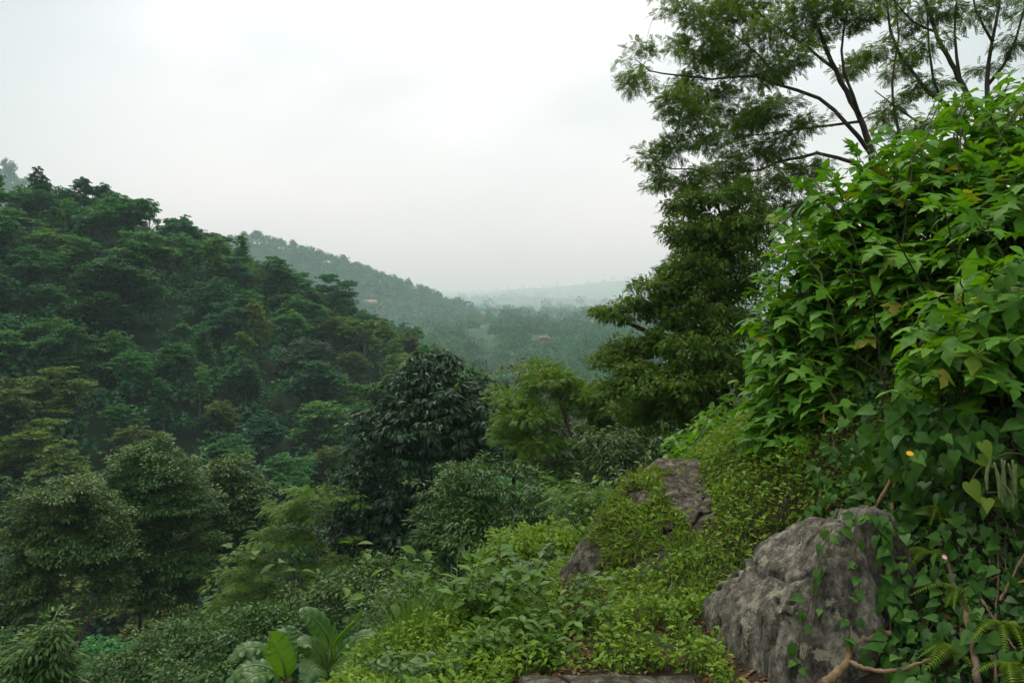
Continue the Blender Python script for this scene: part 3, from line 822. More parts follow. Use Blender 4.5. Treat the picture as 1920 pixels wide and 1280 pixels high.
# the tall dark tree with tiers of hanging leaves
d = 27.0
b = foot(770, d)
make_tree('drooping_leaf_tree', 'tall dark conical tree with tiers of hanging glossy leaves, in mid valley', b, [b, P(775, 1000, d), P(800, 820, d), P(812, 690, d)], .17, .03,
          lobes_px([(735, 728, d, 18, 12), (692, 778, d, 20, 12), (884, 718, d, 18, 12), (904, 772, d, 20, 12), (846, 676, d, 13, 14), (772, 684, d, 14, 14), (812, 662, d, 14, 12), (655, 905, d, 22, 14), (640, 985, d, 22, 16), (812, 690, d, 38, 26), (800, 716, d, 70, 34), (812, 752, d, 104, 40), (795, 800, d, 122, 46), (825, 835, d, 92, 44), (780, 868, d, 120, 50), (735, 915, d, 100, 52), (800, 930, d, 110, 50),
                    (705, 965, d, 84, 50), (775, 1000, d, 118, 54), (692, 1030, d, 84, 48), (790, 1065, d, 96, 50), (730, 1100, d, 90, 50), (870, 800, d + .8, 52, 34), (885, 860, d + 1, 50, 36), (862, 930, d + .5, 60, 44)]),
          BARK_DARK, M_DARK, 31, gaps=-.55, spacing=.46, cr=.30, n_leaf=22, T=[LEAF_LONG, LEAF_OVAL], size=(.17, .27), flat=.45, droop=.85, jit=1.0, inner=.55,
          extra=tips(M_DARKTIP, 90, (.16, .24), LEAF_LONG, .45, k=4, cr=.25), up=.7)
# feathery acacia-like tree with the bent pale trunk
d = 19.0
b = foot(1118, d)
make_tree('feathery_tree', 'bright green feathery tree with a bent tan trunk beside the dark conical tree', b, [b, P(1121, 930, d), P(1117, 890, d), P(1085, 845, d), P(1062, 790, d), P(1048, 735, d)], .085, .025,
          lobes_px([(1030, 716, d, 52, 20), (968, 752, d, 44, 16), (1092, 738, d, 48, 18), (985, 786, d - .6, 52, 16), (1135, 765, d, 50, 18), (1008, 832, d - .8, 52, 15), (948, 812, d, 34, 14), (1150, 812, d, 40, 18),
                    (1000, 690, d + .5, 26, 12), (1045, 775, d + .6, 40, 16), (1165, 740, d + .4, 40, 18), (1030, 868, d + .5, 46, 14)]),
          BARK_TAN, M_FEATH, 32, gaps=-.32, spacing=.26, cr=.24, n_leaf=15, T=[FEATHER_C, FEATHER_B], size=(.14, .22), flat=.4, droop=.3, jit=.9, inner=.35, rmin=.006,
          limbs=[([P(1117, 890, d), P(1126, 850, d), P(1132, 800, d), P(1128, 775, d)], .04, .012), ([P(1085, 845, d), P(1040, 832, d - .4), P(1005, 828, d - .8)], .035, .010)],
          extra=tips(M_BLOSSOM, 26, (.05, .09), LEAF_QUAD, .5, 'blossom', k=7, cr=.14))
# rounded olive tree behind it
d = 33.0
b = foot(960, d)
make_tree('olive_tree', 'rounded olive green tree rising behind the feathery tree', b, [b, P(965, 830, d), P(985, 730, d)], .16, .04,
          lobes_px([(985, 712, d, 54, 26), (1010, 745, d, 60, 36), (945, 750, d, 44, 30), (950, 790, d, 62, 36), (1020, 800, d, 60, 40), (935, 850, d, 50, 40), (1000, 860, d, 60, 40)]),
          BARK_DARK, M_OLIVE, 33, spacing=.55, cr=.42, n_leaf=34, T=LEAF_OVAL, size=(.13, .2), flat=.6, extra=tips(M_DARKTIP, 14, (.12, .18), LEAF_OVAL, .5, k=5, cr=.3))
# dense dark shrubs filling the middle
def shrub(name, label, px0, d, rows, mat, seed, spacing=.4, cr=.3, n=34, T=LEAF_LONG, size=(.10, .17), r0=.05, bark=BARK_DARK, droop=.35, cat='shrub', flat=.6, extra=None, group=None, jit=.5, inner=.55, cn='foliage'):
    b = foot(px0, d); top = max(lobes_px(rows), key=lambda q: q[2])
    t = np.array(top[:3])
    return make_tree(name, label, b, [b, b * .65 + t * .35 + np.array([.05, 0, 0]), b * .15 + t * .85], r0, r0 * .3, lobes_px(rows), bark, mat, seed, spacing=spacing, cr=cr, n_leaf=n, T=T, size=size, droop=droop, cat=cat,
                     flat=flat, extra=extra, group=group, jit=jit, inner=inner, crown_name=cn, wood_name='stem')
d = 14.5
shrub('leafy_shrub', 'big dense dark green shrub at the foot of the conical tree', 900, d, [(905, 905, d, 80, 40), (860, 940, d, 70, 44), (965, 935, d, 72, 46), (840, 1000, d, 66, 50), (920, 1000, d - .6, 90, 60), (1000, 990, d, 60, 50), (815, 1065, d, 60, 50), (880, 1080, d - .8, 90, 60), (960, 1060, d - .6, 80, 56), (900, 1150, d - 1, 100, 50)], M_SHRUB, 41, spacing=.30, cr=.24, n=38, size=(.07, .125), jit=.9, droop=.15)
d = 17.0
shrub('grey_leaf_shrub', 'dark grey green shrub behind the bent trunk of the feathery tree', 1150, d, [(1135, 840, d, 60, 36), (1170, 880, d, 64, 44), (1090, 890, d + 1.5, 60, 40), (1210, 850, d, 60, 46), (1040, 880, d + 2, 60, 34), (1150, 940, d, 80, 44), (1220, 920, d - .5, 60, 46), (1260, 860, d, 50, 50)], M_GREY, 42, spacing=.38, cr=.3, n=40, size=(.08, .14), jit=.9, droop=.2)
d = 11.5
shrub('feathery_shrub', 'leafy green shrub under the bent tan trunk', 1100, d, [(1105, 925, d, 40, 22), (1090, 960, d, 44, 26), (1125, 975, d, 40, 30), (1100, 1005, d, 52, 24)], M_FEATH, 43, spacing=.24, cr=.2, n=8, T=[FEATHER_B], size=(.18, .26), r0=.02, flat=.5)
d = 20.0
b = foot(1185, d)
make_tree('thicket_tree', 'dark leafy tree filling the space between feathery tree and leaning tree', b, [b, P(1185, 900, d), P(1180, 800, d)], .09, .03,
          lobes_px([(1150, 775, d, 54, 34), (1205, 760, d, 54, 40), (1250, 800, d, 56, 46), (1180, 830, d, 70, 44), (1110, 835, d + .5, 44, 34), (1240, 870, d, 60, 44)]),
          BARK_DARK, M_SHRUB, 45, gaps=-.5, spacing=.40, cr=.32, n_leaf=40, T=[LEAF_OVAL, LEAF_LONG], size=(.09, .16), flat=.6, droop=.3, jit=.9)
# the group of trees lower left
d = 36.0
b = foot(265, d)
make_tree('broadleaf_tree', 'tallest leafy tree of the western clump, its top tinged yellow green', b, [b, P(262, 1180, d), P(268, 1030, d), P(288, 880, d)], .15, .04,
          lobes_px([(288, 848, d, 42, 22), (262, 880, d, 64, 30), (318, 890, d, 60, 34), (225, 925, d, 70, 36), (290, 940, d, 76, 40), (350, 950, d, 56, 40), (250, 985, d, 80, 42), (330, 1010, d, 74, 44), (285, 1050, d, 90, 44), (215, 1040, d, 60, 36), (355, 1070, d, 56, 40), (300, 1110, d, 76, 36)]),
          BARK_BROWN, M_SHRUB, 51, gaps=-.42, spacing=.56, cr=.46, n_leaf=64, T=[LEAF_OVAL, LEAF_LONG], size=(.12, .20), flat=.55, jit=.85, droop=.2, extra=tips(M_DARKTIP, 80, (.12, .18), LEAF_OVAL, .35, k=6, cr=.4))
d = 32.0
b = foot(128, d)
make_tree('broadleaf_tree', 'broad grey green tree with forked pale trunks at the west end of the clump', b, [b, P(126, 1215, d), P(130, 1150, d), P(142, 1000, d)], .10, .03,
          lobes_px([(130, 925, d, 64, 26), (95, 965, d, 66, 34), (165, 965, d, 66, 36), (60, 1010, d, 54, 36), (130, 1015, d, 80, 40), (190, 1030, d, 60, 42), (50, 1070, d, 56, 38), (110, 1085, d, 76, 40), (185, 1100, d, 60, 40), (30, 1130, d, 46, 36)]),
          BARK_PALE, M_GREY, 52, gaps=-.42, spacing=.50, cr=.43, n_leaf=64, T=[LEAF_OVAL, LEAF_LONG], size=(.11, .19), flat=.55, jit=.85, droop=.2,
          limbs=[([b, P(150, 1180, d), P(172, 1110, d)], .07, .03), ([P(138, 1225, d), P(165, 1165, d), P(180, 1120, d)], .05, .02)], extra=tips(M_DARKTIP, 50, (.12, .18), LEAF_OVAL, .3, k=6, cr=.36))
d = 40.0
b = foot(405, d)
make_tree('broadleaf_tree', 'rounded grey green tree standing east of the tallest in the western clump', b, [b, P(400, 1080, d), P(412, 960, d), P(425, 890, d)], .13, .04,
          lobes_px([(428, 882, d, 46, 22), (405, 910, d, 52, 30), (455, 920, d, 50, 32), (390, 955, d, 50, 34), (445, 965, d, 64, 38), (485, 965, d, 36, 30), (410, 1010, d, 64, 38), (470, 1020, d, 54, 36), (430, 1060, d, 70, 34)]),
          BARK_BROWN, M_GREY, 53, gaps=-.42, spacing=.6, cr=.48, n_leaf=54, T=LEAF_OVAL, size=(.13, .21), flat=.55, jit=.85, droop=.2)
d = 25.0
b = foot(548, d)
make_tree('layered_tree', 'light green layered tree with thin pale stems west of the conical tree', b, [b, P(560, 1120, d), P(585, 1050, d), P(600, 980, d)], .06, .02,
          lobes_px([(590, 925, d, 58, 12), (640, 930, d, 40, 12), (545, 955, d, 50, 12), (610, 965, d, 60, 13), (520, 1000, d, 54, 12), (580, 1010, d, 60, 13), (640, 1000, d, 40, 13), (490, 1040, d, 50, 12), (545, 1055, d, 60, 13), (610, 1055, d, 50, 13), (460, 1085, d, 54, 13), (520, 1110, d, 66, 14), (440, 1130, d, 50, 13), (590, 1110, d, 50, 14), (480, 1150, d, 56, 13)]),
          BARK_PALE, M_FEATH, 54, spacing=.36, cr=.28, n_leaf=15, T=[FEATHER_C, FEATHER_B], size=(.14, .22), flat=.35, droop=.3, jit=.4, inner=.3,
          limbs=[([b, P(540, 1120, d), P(528, 1060, d), P(522, 1010, d)], .05, .014), ([b, P(500, 1150, d), P(470, 1100, d)], .04, .012)], extra=tips(M_BRIGHT, 40, (.22, .32), FEATHER_B, .3, k=3, cr=.3))
for i, (px, d, rows, mat, lab, nm) in enumerate([
    (330, 27.5, [(330, 1205, 27.5, 60, 30), (265, 1240, 27.5, 60, 30), (400, 1200, 27.5, 70, 36), (300, 1260, 27, 90, 36), (390, 1250, 27, 80, 40), (220, 1270, 27, 70, 26)], M_SHRUB, 'dark green thicket shrub beneath the tallest tree of the western clump', 'thicket_shrub'),
    (640, 22, [(640, 1110, 22, 60, 34), (690, 1090, 22, 60, 36), (600, 1160, 22, 70, 40), (670, 1160, 21.5, 80, 44), (740, 1140, 21, 70, 44), (700, 1210, 21, 80, 44)], M_GREY, 'dark shrub with grey green leaves at the conical tree base, west side', 'thicket_shrub'),
    (480, 20.5, [(480, 1180, 20.5, 66, 34), (420, 1200, 20.5, 66, 36), (540, 1180, 20.5, 56, 34), (450, 1250, 20, 90, 44), (370, 1250, 20.5, 70, 40), (560, 1240, 20, 70, 44)], M_SHRUB, 'dark shrub right behind the banana plants', 'thicket_shrub'),
    (40, 27, [(40, 1215, 27, 46, 24), (-10, 1220, 27, 50, 30), (150, 1275, 26, 60, 22), (60, 1265, 26, 70, 30)], M_SHRUB, 'dark shrub beneath the broad grey green tree, behind the pale sapling', 'thicket_shrub'),
    (770, 17, [(770, 1120, 17, 50, 30), (720, 1160, 17, 60, 36), (800, 1170, 17, 60, 36), (760, 1220, 16.5, 80, 44)], M_GREY, 'dark glossy shrub between the banana plants and big dense shrub', 'thicket_shrub')]):
    shrub(nm, lab, px, d, rows, mat, 60 + i, spacing=.5, cr=.4, n=52, T=[LEAF_OVAL, LEAF_LONG], size=(.10, .17), jit=.9, droop=.15, group='dark shrubs in the gully')
d = 15.0
shrub('willowy_sapling', 'pale green willowy sapling in the lower west corner', 85, d, [(100, 1185, d, 26, 24), (70, 1215, d, 34, 26), (110, 1230, d, 34, 30), (50, 1255, d, 40, 26), (95, 1270, d, 44, 26)], M_BRIGHT, 66, spacing=.22, cr=.22, n=16, T=[LEAF_LONG], size=(.12, .2), r0=.02, droop=.2, cat='sapling')

# the leaning tree with drooping boughs and cream blossom on the right of the gap
d = 14.0
b = foot(1405, d)
LOBC = lobes_px([(1135, 590, d, 26, 13, .3), (1160, 598, d, 34, 13, .35), (1205, 575, d, 44, 18, .5), (1240, 545, d, 50, 18, .6), (1262, 515, d, 36, 12, .5), (1130, 683, d, 26, 12, .3), (1170, 668, d, 44, 16, .5), (1215, 650, d, 50, 20, .6), (1190, 700, d - .4, 52, 22, .6), (1150, 735, d - .3, 44, 20, .5), (1225, 725, d - .6, 60, 26, .8), (1270, 600, d, 60, 34, .9), (1300, 660, d - .6, 66, 34, .9), (1290, 720, d - .8, 60, 34, .8),
                   (1320, 560, d, 70, 44, 1.0), (1310, 500, d, 58, 40, .9), (1360, 620, d - .4, 60, 50, 1.0), (1290, 440, d, 44, 30, .8), (1340, 450, d, 66, 44, 1.0), (1390, 520, d, 70, 60, 1.1), (1390, 430, d, 66, 46, 1.0), (1360, 700, d, 60, 50, 1.0), (1250, 780, d, 60, 30, .8), (1320, 780, d, 60, 40, .9), (1200, 770, d + .5, 50, 30, .7), (1290, 390, d, 40, 22, .6), (1345, 385, d, 60, 34, .9)])
make_tree('leaning_tree', 'leaning tree with long drooping boughs and cream blossom beside the gap', b, [b, P(1398, 860, d), P(1375, 780, d), P(1352, 700, d), P(1345, 600, d), P(1352, 480, d), P(1355, 400, d)], .12, .03, LOBC, BARK_DARK, M_FEATHD, 71,
          gaps=-.5, spacing=.22, cr=.17, n_leaf=24, T=[LEAF_OVAL, LEAF_LONG, FEATHER_C], size=(.07, .125), flat=.9, droop=.45, jit=1.1, inner=.3,
          limbs=[([P(1352, 700, d), P(1310, 680, d), P(1260, 682, d), P(1200, 690, d), P(1150, 690, d)], .05, .012), ([P(1347, 620, d), P(1290, 590, d), P(1220, 575, d), P(1150, 590, d)], .05, .012)],
          extra=tips(M_BLOSSOM, 240, (.04, .07), LEAF_QUAD, .35, 'blossom', k=9, cr=.10))
# the tall airy tree over the bank: limbs drawn one by one
d = 15.5
b = foot(1590, d)
TRUNK_D = [15.5]
def lp(d1, *pp, s=None):     # a limb whose depth runs from the trunk's to d1
    return [P(x, y, q) for (x, y), q in zip(pp, np.linspace(TRUNK_D[0] if s is None else s, d1, len(pp)))]
tr = [b, P(1600, 700, d), P(1632, 430, d), P(1636, 310, d), P(1614, 225, d), P(1566, 130, d), P(1520, 20, d), P(1490, -90, d)]
LIMB_A = [(lp(d, (1634, 290), (1596, 236), (1540, 190), (1470, 160), (1400, 148), (1320, 150), (1245, 136), (1192, 112)), .05, .010),
          (lp(d + .6, (1636, 330), (1560, 290), (1480, 300), (1400, 320), (1300, 322), (1230, 308)), .045, .010),
          (lp(d + 1, (1566, 130), (1500, 80), (1420, 20), (1360, -40)), .035, .010),
          (lp(d - .5, (1614, 225), (1580, 120), (1590, 20), (1600, -90)), .035, .012),
          (lp(d - 1, (1690, 270), (1675, 180), (1678, 90), (1690, -40), s=d - 1), 0.0288, 0.014),
          (lp(d - 1, (1632, 430), (1690, 270)), .06, .04),
          (lp(d + .4, (1612, 228), (1520, 240), (1440, 250), (1370, 260)), .03, .008),
          (lp(d + .3, (1470, 160), (1430, 110), (1370, 60), (1320, 20)), .025, .008),
          (lp(d, (1636, 360), (1540, 370), (1450, 400), (1390, 440)), .04, .010),
          (lp(d, (1632, 430), (1560, 440), (1480, 480)), .035, .010)]
LOBA = [(1272, 92, 30, 20), (1262, 192, 28, 16), (1225, 115, 24, 14), (1195, 108, 22, 18), (1185, 160, 24, 16), (1240, 140, 30, 22), (1215, 306, 24, 16), (1240, 345, 24, 14), (1262, 280, 26, 26), (1290, 20, 46, 30), (1345, 40, 56, 36), (1265, -20, 40, 30), (1400, 15, 50, 36), (1310, 100, 46, 34), (1370, 110, 54, 40), (1290, 165, 40, 26), (1440, 70, 46, 40), (1420, 150, 50, 30), (1350, 190, 44, 30), (1290, 225, 40, 26), (1390, 235, 52, 30),
        (1330, 275, 46, 26), (1440, 215, 40, 26), (1460, 280, 44, 26), (1400, 300, 50, 30), (1350, 335, 56, 34), (1430, 350, 50, 34), (1300, 350, 40, 26), (1500, 30, 40, 34), (1480, 120, 36, 26), (1530, 70, 30, 22), (1560, 20, 40, 30), (1600, 50, 30, 22), (1500, 250, 32, 22), (1510, 330, 40, 26), (1460, 410, 60, 36), (1540, 400, 50, 34), (1390, -40, 60, 40), (1480, -40, 60, 40), (1560, -50, 60, 40), (1640, 20, 24, 18), (1600, 130, 22, 14), (1690, 130, 22, 16), (1660, 220, 20, 12)]
LA = lobes_px([(x, y, d + rng.normal() * .9, rx, ry, .55 + .3 * rng.random(), .85 if x < 1470 else .9) for x, y, rx, ry in LOBA])
make_tree('airy_tree', 'tall airy tree with feathery sprays against the white sky', b, tr, .13, .02, LA, BARK_LIMB, M_FEATHD, 72, gaps=-.42, spacing=.20, cr=.16, n_leaf=11, T=[FEATHER_C, FEATHER_B], size=(.10, .17), flat=.85, droop=.3, jit=.95, inner=.2, limbs=LIMB_A, auto=False,
          extra=tips(M_BLOSSOM, 110, (.03, .05), LEAF_QUAD, .3, 'blossom', k=6, cr=.10), rmin=.004)
# the sparse tree behind the shrubs, upright bare limbs
d = 12.5
b = foot(1835, d)
TRUNK_D[0] = d
tr = [b, P(1838, 500, d), P(1845, 300, d), P(1838, 235, d), P(1800, 150, d), P(1755, 60, d), P(1715, -70, d)]
LIMB_B = [(lp(d, (1842, 270), (1852, 160), (1862, 80), (1880, -60)), .05, .016), (lp(d + .4, (1842, 255), (1770, 200), (1715, 145), (1670, 60), (1650, -50)), .045, .014), (lp(d - .3, (1852, 160), (1890, 110), (1915, 40), (1935, -50)), .03, .010),
          (lp(d + .2, (1800, 150), (1790, 60), (1800, -60)), .03, .010), (lp(d, (1862, 80), (1830, 20), (1815, -60)), .025, .010), (lp(d + .5, (1838, 250), (1740, 235), (1700, 215), (1640, 170)), .03, .008), (lp(d, (1770, 200), (1745, 130), (1740, 40), (1735, -40)), .026, .010),
          (lp(d, (1845, 300), (1890, 240), (1930, 170), (1980, 60)), .04, .012), (lp(d - .3, (1755, 60), (1710, 40), (1660, -20)), .022, .008)]
LOBB = [(1880, 10, 36, 26), (1905, -20, 40, 26), (1820, 30, 26, 16), (1770, 20, 30, 18), (1720, 20, 34, 20), (1690, 60, 26, 16), (1740, 90, 26, 16), (1720, 165, 26, 18), (1765, 165, 22, 14), (1690, 195, 26, 14), (1735, 235, 24, 12), (1800, 215, 20, 10), (1900, 80, 26, 18), (1850, 130, 18, 12), (1660, -20, 40, 26), (1770, -50, 50, 26), (1850, -60, 50, 30), (1690, 240, 20, 10), (1880, 220, 24, 14), (1640, 100, 26, 20), (1950, 20, 40, 40), (1990, 120, 40, 40)]
LB = lobes_px([(x, y, d + rng.normal() * .6, rx, ry, .4 + .2 * rng.random(), .48) for x, y, rx, ry in LOBB])
make_tree('sparse_tree', 'sparse tree of upright bare limbs above the tree marigolds', b, tr, .10, .02, LB, BARK_LIMB, M_FEATHD, 73, gaps=-.6, spacing=.16, cr=.15, n_leaf=12, T=[FEATHER_C, FEATHER_B], size=(.09, .15), flat=.5, droop=.5, jit=.55, inner=.2, limbs=LIMB_B, auto=False, rmin=.004)
# ------------------------------------------------------------------ boulders
def ico(sub):
    import bmesh
    bm = bmesh.new(); bmesh.ops.create_icosphere(bm, subdivisions=sub, radius=1.0)
    V = np.array([v.co[:] for v in bm.verts]); F = np.array([[v.index for v in f.verts] for f in bm.faces]); bm.free()
    return V, F
ICO = ico(7)
def rock_mat(name, dark, mid, pale, lichen, moss=0.0, streak=(1, 1, .55)):
    m, N, L = new_mat(name)
    tc = N('ShaderNodeTexCoord'); mp = N('ShaderNodeMapping'); mp.inputs['Scale'].default_value = streak; mp.inputs['Rotation'].default_value = (0, .2, .1)
    L(tc.outputs['Object'], mp.inputs[0])
    n1 = N('ShaderNodeTexNoise'); n1.inputs['Scale'].default_value = 12; n1.inputs['Detail'].default_value = 9; n1.inputs['Roughness'].default_value = .72; L(mp.outputs[0], n1.inputs['Vector'])
    n2 = N('ShaderNodeTexNoise'); n2.inputs['Scale'].default_value = 55; n2.inputs['Detail'].default_value = 6; n2.inputs['Roughness'].default_value = .7; L(mp.outputs[0], n2.inputs['Vector'])
    n3 = N('ShaderNodeTexNoise'); n3.inputs['Scale'].default_value = 8; n3.inputs['Detail'].default_value = 9; n3.inputs['Roughness'].default_value = .68; L(tc.outputs['Object'], n3.inputs['Vector'])
    r1 = ramp(N, [(.36, dark), (.5, mid), (.64, pale)]); L(n1.outputs['Fac'], r1.inputs[0])
    r2 = ramp(N, [(.30, (.3, .3, .3)), (.52, (1, 1, 1)), (.72, (1.35, 1.3, 1.25))]); L(n2.outputs['Fac'], r2.inputs[0])
    mu = N('ShaderNodeMix', data_type='RGBA', blend_type='MULTIPLY'); mu.inputs[0].default_value = .85; L(r1.outputs[0], mu.inputs[6]); L(r2.outputs[0], mu.inputs[7])
    rl = ramp(N, [(.585, (0, 0, 0)), (.61, (.8, .8, .8))]); L(n3.outputs['Fac'], rl.inputs[0])
    ml = N('ShaderNodeMix', data_type='RGBA'); L(rl.outputs[0], ml.inputs[0]); L(mu.outputs[2], ml.inputs[6]); ml.inputs[7].default_value = (*lichen, 1)
    col = ml.outputs[2]
    if moss:
        g = N('ShaderNodeNewGeometry'); sp = N('ShaderNodeSeparateXYZ'); L(g.outputs['Normal'], sp.inputs[0])
        n4 = N('ShaderNodeTexNoise'); n4.inputs['Scale'].default_value = 7; n4.inputs['Detail'].default_value = 6; L(tc.outputs['Object'], n4.inputs['Vector'])
        ad = N('ShaderNodeMath', operation='MULTIPLY_ADD'); ad.inputs[1].default_value = .5; L(sp.outputs['Z'], ad.inputs[0]); L(n4.outputs['Fac'], ad.inputs[2])
        rm = ramp(N, [(1 - moss, (0, 0, 0)), (1.12 - moss, (1, 1, 1))]); L(ad.outputs[0], rm.inputs[0])
        mm = N('ShaderNodeMix', data_type='RGBA'); L(rm.outputs[0], mm.inputs[0]); L(col, mm.inputs[6]); mm.inputs[7].default_value = (.045, .075, .012, 1); col = mm.outputs[2]
    p = N('ShaderNodeBsdfPrincipled'); p.inputs['Roughness'].default_value = .92; p.inputs['Specular IOR Level'].default_value = .2; L(col, p.inputs['Base Color'])
    ad2 = N('ShaderNodeMath', operation='MULTIPLY_ADD'); ad2.inputs[1].default_value = .4; L(n2.outputs['Fac'], ad2.inputs[0]); L(n1.outputs['Fac'], ad2.inputs[2])
    b = N('ShaderNodeBump'); b.inputs['Strength'].default_value = .9; b.inputs['Distance'].default_value = .05; L(ad2.outputs[0], b.inputs['Height']); L(b.outputs[0], p.inputs['Normal'])
    o = N('ShaderNodeOutputMaterial'); L(p.outputs[0], o.inputs['Surface'])
    return m
M_ROCK = rock_mat('rock_grey', (.026, .025, .018), (.125, .12, .092), (.29, .28, .22), (.30, .31, .21))
M_ROCKD = rock_mat('rock_dark', (.02, .018, .012), (.075, .071, .050), (.20, .19, .14), (.26, .22, .15))
M_ROCKB = rock_mat('rock_brown', (.018, .013, .009), (.055, .042, .03), (.13, .105, .075), (.12, .11, .07), moss=.22)
ROCKS = []
def boulder(name, label, c, planes, mat, seed, size=1.0, soft=.06, rough=.05, groove=None):
    """a block cut by planes (normal, distance), edges worn round, surface pitted"""
    V, F = ICO; d = V.copy()
    r = np.full(len(d), 9.0)
    inv = np.zeros(len(d)); kp = 40.0
    for n, dist in planes:
        n = unit(np.array(n, float)); q = np.maximum(d @ n, 1e-4) / dist
        inv += q ** kp
    r = inv ** (-1 / kp)
    p = d * r[:, None]
    p = p + d * (rough * .8 * fbm(p + seed * 3.1, .55, 4, seed) + rough * .55 * fbm(p * np.array([1, 1, .6]) + seed, .13, 4, seed + 9, .6) + rough * .22 * fbm(p + 3.3 * seed, .045, 3, seed + 14, .6))[:, None]
    rg_ = np.abs(fbm(p * np.array([1.3, 1, .8]) + seed * 1.7, .42, 3, seed + 20)); p = p - d * (rough * .75 * np.exp(-(rg_ / .035) ** 2))[:, None]
    if groove is not None:
        gn, gd, gw, gdep = groove; gn = unit(np.array(gn, float))
        t = (p @ gn - gd + .05 * fbm(p, .3, 3, seed + 3)) / gw
        p = p - d * (gdep * np.exp(-t * t))[:, None]
    G = Geo(); G.add(p * size + np.asarray(c), F.ravel(), np.full(len(F), 3))
    o = tag(G.build(name, mat, smooth=True, origin=c), label, 'boulder'); ROCKS.append((np.asarray(c), p * size + np.asarray(c)))
    return o
# the big grey boulder beside the path, split by a cleft
boulder('boulder', 'big pale grey boulder split by a mossy cleft, at the foot of the bank', (1.98, 4.36, -1.74),
        [((-1, -.25, .06), .70), ((-.72, -.1, .62), .71), ((-.25, -.9, .28), .52), ((.35, -.85, .30), .47), ((.9, -.2, .35), .36), ((.1, 0, 1), .90), ((0, .9, .3), .5), ((0, 0, -1), .6), ((-.35, .2, .9), .80), ((.4, .2, .9), .72), ((-.7, -.7, .5), .70)], M_ROCK, 3, 1.0, rough=.06, groove=((.95, 0, .22), .0, .04, .13))
boulder('boulder', 'long dark rock half buried by trailing grass at the edge of the grassy slope', (1.15, 6.35, -1.66),
        [((-.55, -.5, .67), .33), ((-.9, -.1, .2), .60), ((-.2, -1, .1), .95), ((.1, -.2, 1), .46), ((.9, 0, .4), .80), ((0, .9, .2), 1.0), ((0, 0, -1), .6), ((-.75, .3, .6), .50), ((.2, -.8, .6), .62)], M_ROCKD, 7, 1.0, rough=.09)
boulder('boulder', 'small upright brown rock under a mat of creepers, beyond the path', P(1042, 1072, 8.6) + np.array([0, .25, -.05]),
        [((-.9, -.2, .1), .27), ((.9, -.2, .05), .27), ((0, -1, .1), .22), ((.1, 0, 1), .20), ((0, 1, 0), .3), ((0, 0, -1), .4), ((-.6, -.2, .7), .27)], M_ROCKB, 11, 1.0, rough=.05)
boulder('boulder', 'low wedge of dark stone between the path and the big boulder', (1.0, 4.5, -1.93),
        [((-.6, -.5, .6), .20), ((.5, -.7, .5), .24), ((.7, .2, .6), .32), ((-.2, -.9, .2), .28), ((0, .9, .3), .36), ((0, 0, -1), .3), ((.2, 0, 1), .22)], M_ROCKB, 13, .8, rough=.07)
boulder('kerb_stone', 'flat grey stone along the near edge of the path', (.52, 4.05, -1.93),
        [((-1, -.2, .1), .46), ((1, -.1, .2), .44), ((0, -1, .3), .16), ((0, 1, .3), .16), ((0, .1, 1), .20), ((0, 0, -1), .3)], M_ROCKD, 17, 1.0, rough=.04)

